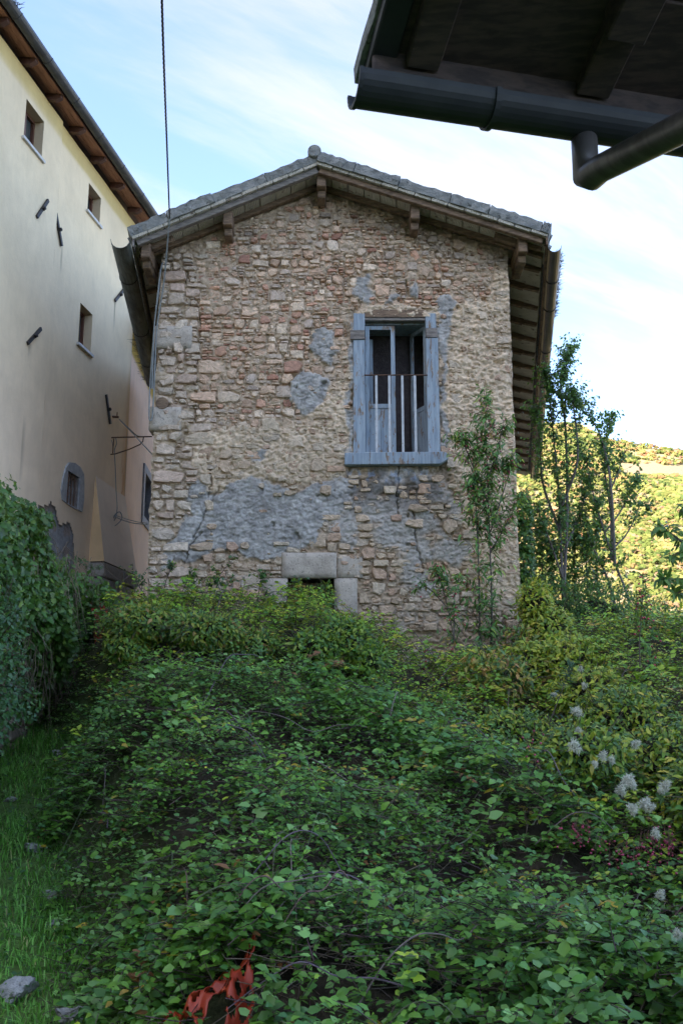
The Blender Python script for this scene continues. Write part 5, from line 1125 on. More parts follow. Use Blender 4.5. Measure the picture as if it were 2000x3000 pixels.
def thicket():
    L = Leaves(); S0, S1, SC = [], [], []
    def shoots(ns, y0, y1, per, lsz, depth, length, up=.12, lift=0.):
        y = RNG.uniform(y0, y1, ns * 3); half = .40 * y + .5; x = RNG.uniform(-1, 1.3, ns * 3) * half; m, e = mound(x, y); hole = fbm(x * 1.7, y * 1.7, 0, 3, 610)
        # thin spots where bare stems show
        k = (e > .12) & (RNG.uniform(size=len(x)) < .55 + .45 * sstep(.36, .50, hole)) & ~((y > 13.7) & (x > -2.7) & (x < 2.5)) & ~((np.abs(x + .70) < .32) & (np.abs(y - 4.7) < .5) & (RNG.uniform(size=len(x)) < .90)); x, y, m, e = x[k][:ns], y[k][:ns], m[k][:ns], e[k][:ns]; n = len(x)
        m = m - depth * RNG.uniform(0, 1, n) ** 1.3 + lift * RNG.uniform(.3, 1, n); g = lane(x, y); m = np.maximum(m, g + .03)
        d = rv(n); d[:, 2] = np.abs(d[:, 2]) * .5 + up; d[:, 1] -= .35; d /= np.linalg.norm(d, axis=1, keepdims=True); ln = RNG.uniform(.6, 1.2, n) * length
        P0 = P3(x, y, m) - d * ln[:, None] * .5
        big = .86 + .42 * sstep(.50, .66, fbm(x * 1.5, y * 1.5, 0, 3, 655)); cshoot = leafcols(x, y, m); tint = RNG.uniform(.78, 1.22, (n, 1)); ev = rv(n)
        for j in range(per):
            t = (j + .5) / per; drop = np.array((0, 0, -1)) * (t ** 2 * .38) * ln[:, None]; P = P0 + d * (ln * t)[:, None] + drop + rv(n) * .012
            side = np.cross(d, np.array((0, 0, 1.))); side /= np.linalg.norm(side, axis=1, keepdims=True) + 1e-6; sg = 1 if j % 2 else -1
            ax = d * RNG.uniform(.2, .8, (n, 1)) + side * sg * RNG.uniform(.4, 1, (n, 1)) + np.array((0, 0, -1.)) * RNG.uniform(-.1, .55, (n, 1)); nr = np.array((0, -.35, .9)) + rv(n) * .50
            cc = np.where(RNG.uniform(size=(n, 1)) < .72, cshoot, leafcols(P[:, 0], P[:, 1], P[:, 2])) * tint; yl = (cc[:, 0] > cc[:, 1] * .55)
            L.add(P, ax, nr, RNG.uniform(.5, 1.25, n) * lsz * big * np.where(yl, 1.15, 1) * (1 - .25 * t), np.where(yl, 1.0, RNG.uniform(1.0, 1.45, n)), cc)
        S0.append(P0); S1.append(P0 + d * ln[:, None] + np.array((0, 0, -.34)) * ln[:, None]); SC.append(palette(n, [(.10, .075, .06), (.075, .095, .05), (.13, .11, .095), (.10, .06, .07)]))
    shoots(2050, 3.5, 5.6, 9, .060, .30, .36); shoots(5200, 5.2, 8.6, 9, .058, .30, .34); shoots(8500, 8.4, 13.7, 9, .058, .26, .32); shoots(1500, 13.5, 20, 7, .06, .3, .34); shoots(520, 4.2, 8.5, 11, .072, .0, .50, .45, .10); shoots(900, 8.5, 13.2, 9, .075, .0, .50, .5, .12)
    L.build('foliage', M['leaf'], bram, split=8.5, parts=300)
    o = strands('thin_shoots', np.concatenate(S0), np.concatenate(S1), .0035, np.concatenate(SC), M['stem'], bram)
    # dead brown stems that fill the hollows
    n = 17000; y = RNG.uniform(3.6, 13.8, n); x = RNG.uniform(-1, 1, n) * (.40 * y + .4); m, e = mound(x, y); hole = fbm(x * 1.7, y * 1.7, 0, 3, 610); k = (e > .1) & (RNG.uniform(size=n) < .35 + .65 * sstep(.5, .36, hole)); x, y, m = x[k], y[k], m[k]; n = len(x)
    d = rv(n); d[:, 2] *= .7; P0 = P3(x, y, np.maximum(m - RNG.uniform(.10, .34, n), lane(x, y))); o = strands('dead_stems', P0 - d * .12, P0 + d * RNG.uniform(.10, .28, (n, 1)), .0028, palette(n, [(.13, .10, .07), (.08, .06, .045), (.20, .16, .12), (.05, .04, .035)]), M['stem'], bram)
thicket()
# long arching canes that can be followed by eye
for k in range(130):
    y = random.uniform(4.6, 12.6); x = random.uniform(-.36, .36) * y; m, e = mound(np.array([x]), np.array([y]))
    if float(e[0]) < .4: continue
    a = random.uniform(0, 6.28); L_ = random.uniform(.35, 1.1); dx, dy = math.cos(a) * L_, math.sin(a) * L_ * .7; bend = random.uniform(-.14, .14); pts = []
    for i in range(6):
        t = i / 5; q = Vector((x + dx * t - dy * bend * math.sin(t * 3), y + dy * t + dx * bend * math.sin(t * 3), 0)); q.z = float(mound(np.array([q.x]), np.array([q.y]))[0][0]) + (-.12 + .13 * math.sin(t * 3.0)) + random.uniform(-.02, .02); pts.append(q)
    c = random.choice([(.14, .11, .14), (.17, .14, .13), (.10, .13, .07), (.17, .11, .10)]); b = MB(); P_ = catmull(pts, 5); b.tube(P_, [.0046 - .0022 * i / len(P_) for i in range(len(P_))], 5, c); b.build('cane', M['stem'], bram)
# ---- sprays standing up against the walls: generic leafy shrub built on given stems
def shrub(name, label, cat, stems, leaf_n, lsz, lw, cols, probs=None, twig=(.15, .5), perm=(6, 10), up=.7, r0=.02, template=(F8, T8), mat='leaf', parts=0, out=1.0, droop=.3, minpx=9, stemcol=(.12, .10, .085), t0=.12, nvec=(0, -.3, .9), thingloc=None, group=None, berries=None):
    root = thing(name, label, cat, tuple(thingloc or stems[0][0]), group); L = Leaves(); tw0, tw1 = [], []
    b = MB()
    for S in stems:
        P_ = catmull(S, 6); k = len(P_); rr = r0 * (.5 + .5 * min(1, (Vector(S[-1]) - Vector(S[0])).length / 2.5)); b.tube(P_, [rr * (1 - .85 * i / k) for i in range(k)], 6, stemcol)
    b.build('trunk' if cat == 'tree' else 'stem', M['stem'], root)
    tot = sum((Vector(S[-1]) - Vector(S[0])).length for S in stems)
    for S in stems:
        P_ = np.array([tuple(p) for p in catmull(S, 6)]); k = len(P_); ln_ = np.linalg.norm(P_[-1] - P_[0]); nt = max(3, int(leaf_n * ln_ / tot / np.mean(perm)))
        t = t0 + (1 - t0) * RNG.uniform(0, 1, nt) ** .85; i = np.clip((t * (k - 1)).astype(int), 0, k - 2); f = (t * (k - 1) - i)[:, None]; base = P_[i] * (1 - f) + P_[i + 1] * f
        d = rv(nt) * out; d[:, 2] = np.abs(d[:, 2]) * .5 + up; d /= np.linalg.norm(d, axis=1, keepdims=True); tl = RNG.uniform(twig[0], twig[1], nt) * (1.15 - .7 * t); end = base + d * tl[:, None]; tw0.append(base); tw1.append(end)
        pm = RNG.integers(perm[0], perm[1] + 1, nt); ccol = palette(nt, cols, probs, .18)
        for j in range(perm[1]):
            s_ = pm > j; n = int(s_.sum())
            if not n: continue
            q = (j + .6) / pm[s_]; P = base[s_] + d[s_] * (tl[s_] * q)[:, None] + rv(n) * .012; side = np.cross(d[s_], rv(n)); side /= np.linalg.norm(side, axis=1, keepdims=True) + 1e-6
            ax = d[s_] * .45 + side + np.array((0, 0, -droop)); L.add(P, ax, np.array(nvec) + rv(n) * .55, RNG.uniform(.65, 1.15, n) * lsz, RNG.uniform(.85, 1.15, n) * lw, np.where(RNG.uniform(size=(n, 1)) < .7, ccol[s_], palette(n, cols, probs)))
    L.build('crown' if cat == 'tree' else 'foliage', M[mat], root, near=template[0], nearT=template[1], parts=parts, minpx=minpx)
    strands('twigs', np.concatenate(tw0), np.concatenate(tw1), .0032, np.tile(np.array(stemcol) * .9, (sum(len(q) for q in tw0), 1)), M['stem'], root)
    if berries:
        bn, br, bc, rng_ = berries; T0, T1 = np.concatenate(tw0), np.concatenate(tw1); kz = (T0[:, 2] > rng_[0]) & (T0[:, 2] < rng_[1]); T0, T1 = T0[kz], T1[kz]
        if len(T0):
            i = RNG.integers(0, len(T0), bn); p = T0[i] * .35 + T1[i] * .65 + rv(bn) * .07 + np.array((0, 0, -.05)); add_berries(root, p, br, bc)
    return root
_ico = None
def add_berries(root, p, r, cols, name='berries'):
    a = (1 + 5 ** .5) / 2; iv = np.array([(-1, a, 0), (1, a, 0), (-1, -a, 0), (1, -a, 0), (0, -1, a), (0, 1, a), (0, -1, -a), (0, 1, -a), (a, 0, -1), (a, 0, 1), (-a, 0, -1), (-a, 0, 1)]) / 1.9
    fi = np.array([(0,11,5),(0,5,1),(0,1,7),(0,7,10),(0,10,11),(1,5,9),(5,11,4),(11,10,2),(10,7,6),(7,1,8),(3,9,4),(3,4,2),(3,2,6),(3,6,8),(3,8,9),(4,9,5),(2,4,11),(6,2,10),(8,6,7),(9,8,1)])
    n = len(p); V = (p[:, None, :] + iv[None] * (r * RNG.uniform(.8, 1.15, (n, 1, 1)))).reshape(-1, 3); Fa = (fi[None] + (np.arange(n) * 12)[:, None, None]).reshape(-1, 3); c = np.repeat(palette(n, cols, None, .2), 12, axis=0)
    o = link(name, raw_mesh(name, V, Fa, M['berry'], c, smooth=True), root); o['kind'] = 'stuff'; return o
M['berry'] = colmat('berry_skin', .35, 0, var=.05, spec=.5)
TREEG = [(0.055, 0.151, 0.037), (0.079, 0.194, 0.043), (0.115, 0.252, 0.052), (0.166, 0.302, 0.058), (0.288, 0.346, 0.043)]; TP = [.28, .32, .24, .13, .03]
# young trees to the right of the house
TY = 17.5
tr1 = [[at(1652, 1880, TY), at(1642, 1600, TY), at(1632, 1400, TY), at(1612, 1200, TY), at(1600, 1090, TY)], [at(1648, 1780, TY), at(1660, 1500, TY), at(1655, 1250, TY), at(1640, 1150, TY), at(1655, 1080, TY), at(1676, 1015, TY)],
       [at(1640, 1560, TY), at(1590, 1420, TY + .3), at(1580, 1300, TY + .3), at(1570, 1200, TY + .3)], [at(1645, 1480, TY), at(1690, 1350, TY - .3), at(1680, 1200, TY - .3), at(1672, 1140, TY - .3)], [at(1650, 1700, TY), at(1600, 1560, TY - .4), at(1570, 1480, TY - .4)], [at(1648, 1620, TY), at(1700, 1500, TY + .4), at(1720, 1400, TY + .4)]]
shrub('young_tree', 'slender leafy young tree rising beside the right gutter of the stone house', 'tree', tr1, 5200, .070, 1.15, TREEG, TP, group='young trees beside the house', twig=(.15, .85), up=.45, r0=.030, droop=.5, t0=.22, stemcol=(.15, .135, .125), nvec=(0, -.6, .4))
tr2 = [[at(1860, 1840, TY), at(1835, 1740, TY), at(1800, 1650, TY), at(1760, 1530, TY), at(1730, 1420, TY), at(1712, 1330, TY)], [at(1800, 1660, TY), at(1790, 1450, TY - .2), at(1775, 1340, TY - .2), at(1745, 1250, TY - .2), at(1700, 1195, TY - .2), at(1685, 1180, TY)],
       [at(1790, 1640, TY), at(1788, 1500, TY + .2), at(1770, 1380, TY + .2), at(1778, 1280, TY + .2), at(1793, 1215, TY + .2)], [at(1792, 1610, TY), at(1830, 1570, TY), at(1858, 1520, TY), at(1875, 1480, TY), at(1905, 1495, TY)], [at(1770, 1560, TY), at(1815, 1500, TY), at(1845, 1440, TY), at(1870, 1405, TY)],
       [at(1785, 1440, TY), at(1810, 1380, TY), at(1830, 1310, TY)], [at(1815, 1830, TY), at(1780, 1700, TY + .3), at(1730, 1590, TY + .3), at(1700, 1500, TY + .3)]]
shrub('young_tree', 'open forked young tree with pale trunks standing before the sunlit hill', 'tree', tr2, 3300, .070, 1.15, TREEG, TP, group='young trees beside the house', twig=(.12, .75), up=.40, r0=.028, droop=.5, t0=.30, stemcol=(.17, .155, .14), nvec=(0, -.6, .4))
tr3 = [[at(1560 + k * 34, 1900, TY + 1.2), at(1555 + k * 32, 1700 - (k % 2) * 60, TY + 1.2), at(1550 + k * 33, 1470 + (k % 3) * 60, TY + 1.2)] for k in range(7)]
shrub('dense_shrub', 'dense dark green shrub filling the gap between the house corner and the young trees', 'shrub', tr3, 8000, .070, 1.1, TREEG, TP, twig=(.15, .5), up=.4, r0=.02, t0=.05, nvec=(0, -.5, .5))
# dark hedge behind the thicket on the right
def hedge(name, label, cat, ctrs, n, lsz, lw, cols, probs, template=(F4, T4), parts=0, mat='leaf', minpx=10, core=True, nvec=(0, -.5, .7)):
    root = thing(name, label, cat, tuple(ctrs[0][0])); L = Leaves(); S0, S1 = [], []
    vol = np.array([c[1][0] * c[1][2] for c in ctrs]); vol = vol / vol.sum()
    for (c, r), v_ in zip(ctrs, vol):
        m = int(n * v_); d = rv(m); d[:, 1] = -np.abs(d[:, 1]) * .9 + .25 * RNG.normal(size=m); d /= np.linalg.norm(d, axis=1, keepdims=True); q = d * np.array(r)
        lump = .78 + .40 * fbm(q[:, 0] * 2.2 + c[0], q[:, 2] * 2.2, q[:, 1] * 2.2, 3, 701); p = np.array(c) + q * lump[:, None] * RNG.uniform(.80, 1.06, (m, 1))
        ax = rv(m) * .8 + d * .4 + np.array((0, 0, -.5)); L.add(p, ax, np.array(nvec) + d * .6 + rv(m) * .45, RNG.uniform(.6, 1.15, m) * lsz, RNG.uniform(.85, 1.15, m) * lw, palette(m, cols, probs)); k = m // 9
        S0.append(p[:k] - d[:k] * .12); S1.append(p[:k] + rv(k) * .16 + d[:k] * .05)
        if core:
            b = MB(); 
    L.build('foliage', M[mat], root, near=template[0], nearT=template[1], parts=parts, minpx=minpx)
    S0, S1 = np.concatenate(S0), np.concatenate(S1); strands('twigs', S0, S1, .004, palette(len(S0), [(.08, .06, .045), (.12, .10, .07), (.06, .07, .04)]), M['stem'], root)
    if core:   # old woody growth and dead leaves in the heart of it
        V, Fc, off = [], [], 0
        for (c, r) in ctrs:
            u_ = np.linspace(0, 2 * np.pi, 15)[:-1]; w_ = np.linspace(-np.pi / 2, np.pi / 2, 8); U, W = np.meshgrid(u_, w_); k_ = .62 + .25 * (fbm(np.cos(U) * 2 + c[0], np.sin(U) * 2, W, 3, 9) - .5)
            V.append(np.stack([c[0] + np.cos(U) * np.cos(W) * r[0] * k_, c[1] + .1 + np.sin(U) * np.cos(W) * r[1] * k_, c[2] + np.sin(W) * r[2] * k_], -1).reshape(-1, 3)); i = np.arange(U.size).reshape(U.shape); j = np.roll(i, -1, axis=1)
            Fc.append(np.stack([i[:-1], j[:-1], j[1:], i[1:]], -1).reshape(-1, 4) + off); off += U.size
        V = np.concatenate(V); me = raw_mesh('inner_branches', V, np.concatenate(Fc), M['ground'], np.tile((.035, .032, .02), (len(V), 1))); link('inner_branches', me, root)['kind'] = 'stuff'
    return root
def surf_point(px, py, lift=.06):
    r = ray(px, py); o = Vector((0, 0, EYE)); ts = np.arange(3.5, 16, .02); Pn = np.array([tuple(o + r * (t / r.y)) for t in ts]); m = mound(Pn[:, 0], Pn[:, 1])[0]; k = np.argmax(Pn[:, 2] < m + lift); return Vector(Pn[k if k else -1])
def ctr(px, py, Y, rpx, rz, ry):
    q = surf_point(px, py, 0); Y = min(Y, q.y + .12) if q.y < 15.9 and Y < 13.7 else Y; p = at(px, py, Y); return ((p.x, p.y, p.z), (rpx / 3000 * Y, ry, rz / 3000 * Y))
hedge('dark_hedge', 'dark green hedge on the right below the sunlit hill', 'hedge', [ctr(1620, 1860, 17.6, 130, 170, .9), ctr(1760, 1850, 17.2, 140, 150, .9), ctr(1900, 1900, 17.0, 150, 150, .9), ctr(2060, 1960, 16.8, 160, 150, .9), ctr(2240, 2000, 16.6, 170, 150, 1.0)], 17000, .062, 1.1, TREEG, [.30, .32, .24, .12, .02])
GR2 = [(0.070, 0.187, 0.047), (0.101, 0.250, 0.055), (0.148, 0.312, 0.062), (0.055, 0.140, 0.047)]
hedge('leafy_bush', 'mid green leafy bush in front of the dark hedge at the right', 'bush', [ctr(1800, 1960, 14.6, 130, 110, .6), ctr(1960, 2010, 14.2, 140, 120, .6), ctr(2110, 2060, 14.0, 140, 120, .6)], 7000, .065, .95, GR2, [.3, .3, .15, .25], template=(F8, T8), parts=60)
YB = [(0.312, 0.390, 0.033), (0.429, 0.468, 0.046), (0.221, 0.338, 0.039), (0.546, 0.468, 0.065), (0.156, 0.286, 0.039)]
hedge('yellowing_bush', 'bright yellow-green bush at the right foot of the stone house', 'bush', [ctr(1560, 1770, 13.3, 55, 75, .35), ctr(1600, 1850, 13.2, 80, 80, .4), ctr(1660, 1940, 13.0, 90, 80, .45), ctr(1720, 2030, 12.6, 110, 80, .5), ctr(1560, 1960, 13.0, 80, 90, .4)], 4300, .078, .80, YB, [.3, .22, .24, .10, .14], template=(F8, T8), parts=240)
hedge('yellowing_bush', 'broad greenish-yellow bush with white seed tufts at the right edge', 'bush', [ctr(1820, 2120, 11.0, 150, 110, .5), ctr(1960, 2240, 10.2, 150, 130, .5), ctr(2080, 2330, 9.6, 150, 130, .5), ctr(1700, 2200, 11.0, 130, 90, .4), ctr(1500, 2150, 11.6, 130, 70, .35)], 6500, .070, .78, YB + [(.07, .17, .03), (.05, .13, .03)], [.13, .10, .22, .04, .20, .16, .15], template=(F8, T8), parts=240)
# creepers of the doorway and low wall
hedge('doorway_vine', 'yellow-green vine hanging in the dark doorway of the stone house', 'vine', [ctr(912, 1790, 13.93, 58, 80, .16), ctr(955, 1735, 13.95, 22, 34, .10)], 760, .072, .80, [(0.221, 0.351, 0.039), (0.130, 0.260, 0.039), (0.325, 0.429, 0.052), (0.065, 0.169, 0.039)], None, template=(F8, T8), parts=80, core=False)
hedge('wall_vine', 'bushy green vine below and right of the doorway', 'vine', [ctr(1010, 1880, 13.6, 90, 80, .25), ctr(1070, 1940, 13.4, 70, 70, .25), ctr(925, 1900, 13.5, 90, 60, .3)], 2100, .070, .80, [(0.169, 0.299, 0.033), (0.104, 0.234, 0.039), (0.260, 0.364, 0.046), (0.058, 0.156, 0.039)], None, template=(F8, T8), parts=120)
hedge('bank_clematis', 'yellowing climbing leaves along the bank top left of the doorway', 'creeper', [ctr(430, 1830, 12.9, 120, 60, .4), ctr(600, 1850, 12.8, 120, 55, .4), ctr(740, 1890, 12.9, 100, 46, .4), ctr(380, 1890, 12.6, 70, 55, .4)], 4200, .070, .80, [(0.216, 0.311, 0.041), (0.135, 0.257, 0.041), (0.351, 0.378, 0.054), (0.068, 0.176, 0.041), (0.338, 0.216, 0.068)], [.26, .28, .12, .28, .06], template=(F8, T8), parts=120)
# bramble shoots against the house, left of the doorway
bs = []
for k in range(9):
    x0_ = 400 + k * 55 + random.uniform(-20, 20); x1_ = x0_ + random.uniform(-60, 90); bs.append([at(x0_, 1830, 13.2), at((x0_ + x1_) / 2, 1760 - random.uniform(0, 50), 13.2), at(x1_, 1730 - random.uniform(0, 110), 13.2)])
bs += [[at(455, 1790, 13.1), at(395, 1700, 13.1), at(375, 1690, 13.0), at(330, 1740, 12.8)], [at(590, 1760, 13.2), at(640, 1690, 13.2), at(690, 1630, 13.3)]]
shrub('bramble_shoots', 'thin bramble shoots standing up against the lower left of the stone wall', 'brambles', bs, 900, .055, 1.1, GREEN + [(.20, .27, .03)], None, twig=(.08, .30), up=.3, r0=.014, template=(F8, T8), parts=60, stemcol=(.10, .07, .07))
# spindle saplings with pink fruit
SY = 12.9; SPG = [(0.059, 0.169, 0.051), (0.092, 0.236, 0.059), (0.144, 0.304, 0.068), (0.270, 0.371, 0.051), (0.371, 0.254, 0.085)]
st1 = [[at(1432, 1990, SY), at(1440, 1800, SY), at(1432, 1550, SY), at(1425, 1350, SY), at(1418, 1150, SY)], [at(1405, 1980, SY), at(1402, 1700, SY), at(1395, 1500, SY), at(1390, 1400, SY)], [at(1435, 1560, SY), at(1480, 1420, SY), at(1500, 1350, SY)], [at(1432, 1480, SY), at(1370, 1330, SY), at(1350, 1270, SY)], [at(1435, 1620, SY), at(1490, 1520, SY), at(1530, 1440, SY)], [at(1430, 1400, SY), at(1460, 1300, SY), at(1475, 1230, SY)]]
shrub('spindle_sapling', 'tall thin sapling with pink berries in front of the right side of the stone wall', 'sapling', st1, 2500, .115, .50, SPG, [.30, .32, .20, .10, .08], group='berried saplings', twig=(.12, .50), perm=(4, 7), up=.30, r0=.016, template=(F8, T8), parts=200, droop=.55, t0=.05, stemcol=(.11, .095, .085), berries=(260, .011, [(.34, .03, .06), (.22, .02, .04), (.42, .06, .10)], (3.9, 5.9)))
st2 = [[at(1345, 2010, 12.7), at(1325, 1850, 12.7), at(1295, 1720, 12.7), at(1270, 1665, 12.7)], [at(1330, 1900, 12.7), at(1330, 1760, 12.7), at(1345, 1690, 12.7)], [at(1310, 1780, 12.7), at(1250, 1720, 12.7), at(1225, 1730, 12.7)]]
shrub('spindle_sapling', 'small leafy sapling left of the tall berried one, before the grey wall base', 'sapling', st2, 480, .095, .50, SPG, [.32, .34, .2, .1, .04], group='berried saplings', twig=(.10, .32), perm=(4, 6), up=.35, r0=.014, template=(F8, T8), parts=60, droop=.4, t0=.05, berries=(40, .012, [(.42, .035, .08)], (2, 5)))
# brownish dogwood leaves low between them
hedge('dogwood', 'low shrub with orange and brown leaves at the foot of the saplings', 'shrub', [ctr(1440, 1990, 12.6, 110, 90, .3), ctr(1520, 1900, 12.8, 50, 70, .2)], 900, .090, .70, [(0.442, 0.260, 0.078), (0.390, 0.364, 0.065), (0.182, 0.260, 0.046), (0.286, 0.156, 0.065), (0.078, 0.169, 0.039)], [.22, .2, .22, .1, .26], template=(F8, T8), parts=80, core=False)
# wild rose with red hips against the wall base
st3 = [[at(1160 + 45 * k, 2080, 12.9), at(1180 + 40 * k, 1980, 12.9), at(1130 + 50 * k + random.uniform(-30, 30), 1860 + random.uniform(0, 70), 12.9)] for k in range(6)]
shrub('wild_rose', 'sparse wild rose with red hips before the pale wall base', 'rose bush', st3, 420, .05, .7, GREEN + [(.24, .26, .04)], None, twig=(.10, .35), perm=(3, 6), up=.35, r0=.010, template=(F8, T8), parts=30, stemcol=(.11, .08, .07), berries=(70, .014, [(.50, .025, .02), (.38, .02, .02)], (1, 5)))
# broad-leaved branch entering at the right edge, and a low shoot beside it
by_ = 9.2; st4 = [[at(2140, 1680, by_), at(2040, 1620, by_), at(1960, 1560, by_), at(1925, 1540, by_)], [at(2120, 1760, by_), at(2020, 1700, by_), at(1960, 1700, by_), at(1930, 1690, by_)], [at(2100, 1560, by_), at(2040, 1480, by_), at(1990, 1500, by_)], [at(2060, 1640, by_), at(1990, 1620, by_), at(1950, 1640, by_)], [at(2100, 1700, by_), at(2000, 1730, by_), at(1975, 1740, by_)]]
rb = shrub('leaning_tree', 'broad dark-leaved tree branch reaching in at the right edge before the hill', 'tree', [[at(2260, 2300, by_), at(2230, 2000, by_), at(2160, 1740, by_), at(2110, 1560, by_)]] + st4, 560, .105, .62, TREEG, TP, twig=(.06, .20), perm=(4, 7), up=-.1, r0=.022, template=(F8, T8), parts=110, droop=.5, t0=.25, nvec=(0, -.6, .5))
sh = [[at(1700, 1860, 9.4), at(1692, 1760, 9.4), at(1690, 1690, 9.4)]]
sh[0] = [at(1700, 1900, 11.5), at(1692, 1780, 11.5), at(1688, 1695, 11.5)]
st5 = [[at(1880, 2150, 10.2), at(1872, 1900, 10.2), at(1878, 1790, 10.2), at(1884, 1700, 10.2)], [at(1925, 2100, 10.4), at(1900, 1950, 10.4), at(1905, 1860, 10.4)]]
shrub('spindle_sapling', 'lone leafy shoot rising above the dark hedge with drooping leaves', 'sapling', st5, 170, .10, .42, SPG, [.4, .4, .15, .05, .0], group='berried saplings', twig=(.06, .20), perm=(4, 6), up=.3, r0=.010, template=(F8, T8), parts=60, droop=.1, t0=.3, berries=(40, .012, [(.45, .04, .09)], (1, 4)))
st6 = [[at(1560, 2260, 9.5), at(1600, 2140, 9.5), at(1650, 2010, 9.5), at(1670, 1950, 9.5)], [at(1610, 2360, 9.4), at(1560, 2220, 9.4), at(1545, 2190, 9.4)]]
shrub('bittersweet_shoot', 'dark narrow-leaved shoot leaning up out of the thicket right of centre', 'sapling', st6, 150, .085, .40, [(.02, .075, .035), (.03, .095, .045)], None, twig=(.04, .12), perm=(2, 4), up=.3, r0=.011, template=(F8, T8), parts=90, droop=.1, t0=.1)
# ivy on the house corner and the ivy-covered retaining wall
IVY = [(0.037, 0.106, 0.018), (0.055, 0.144, 0.025), (0.083, 0.190, 0.032), (0.149, 0.253, 0.040)]
hedge('corner_ivy', 'glossy ivy climbing the right rear corner of the stone house', 'ivy', [ctr(1528, 1500 + 75 * k, 14.3 - .02 * k, 26 + 3 * k, 60, .16) for k in range(7)] + [ctr(1500, 1985, 13.6, 45, 60, .2)], 3400, .062, 1.0, IVY, [.35, .35, .2, .1], template=(FI, TI), core=False, parts=30)
# retaining wall with individually laid stones
WX0, WY0, WY1 = -3.55, 6.0, 13.4
rw_ = thing('retaining_wall', 'old brown rubble retaining wall along the lane, half hidden by ivy', 'wall', (WX0, 11, 1.2))
b = MB()
ny = 40
for i in range(ny):
    y0_, y1_ = WY0 + (WY1 - WY0) * i / ny, WY0 + (WY1 - WY0) * (i + 1) / ny; xq = WX0 - .45; g0 = .28 * (y0_ - 5.8) - .3
    b.hexa([(WX0 - .03, y0_, g0), (WX0 - .03, y1_, g0), (xq, y1_, g0), (xq, y0_, g0), (WX0 - .03, y0_, 3.45), (WX0 - .03, y1_, 3.45), (xq, y1_, 3.45), (xq, y0_, 3.45)], (.16, .12, .09))
b.build('wall_core', M['masonry'], rw_)
zr_ = 0.; k = 0; cnt = 0; extra = MB()
zc_ = .5
while zc_ < 3.4:
    hh_ = random.uniform(.12, .22); y = WY0 + random.uniform(0, .2)
    while y < WY1:
        w_ = random.uniform(.18, .45); g0 = .28 * (y - 5.8)
        if zc_ + hh_ > g0 and cnt < 300:
            p = random.uniform(.0, .06); b = MB(); e_ = lambda s=.02: random.uniform(-s, s)
            xo = WX0 + p
            b.hexa([(xo + e_(), y + .012 + e_(), zc_ + .01 + e_(.01)), (xo + e_(), y + w_ - .012 + e_(), zc_ + .01 + e_(.01)), (WX0 - .1, y + w_, zc_), (WX0 - .1, y, zc_), (xo + e_(), y + .012 + e_(), zc_ + hh_ - .01 + e_(.01)), (xo + e_(), y + w_ - .012 + e_(), zc_ + hh_ - .01 + e_(.01)), (WX0 - .1, y + w_, zc_ + hh_), (WX0 - .1, y, zc_ + hh_)], tuple(np.array(random.choice([(.25, .19, .145), (.20, .16, .125), (.29, .235, .18)])) * random.uniform(.8, 1.2)))
            b.build('stone', M['stone'], rw_, bevel=.025); cnt += 1
        y += w_ + .008
    zc_ += hh_
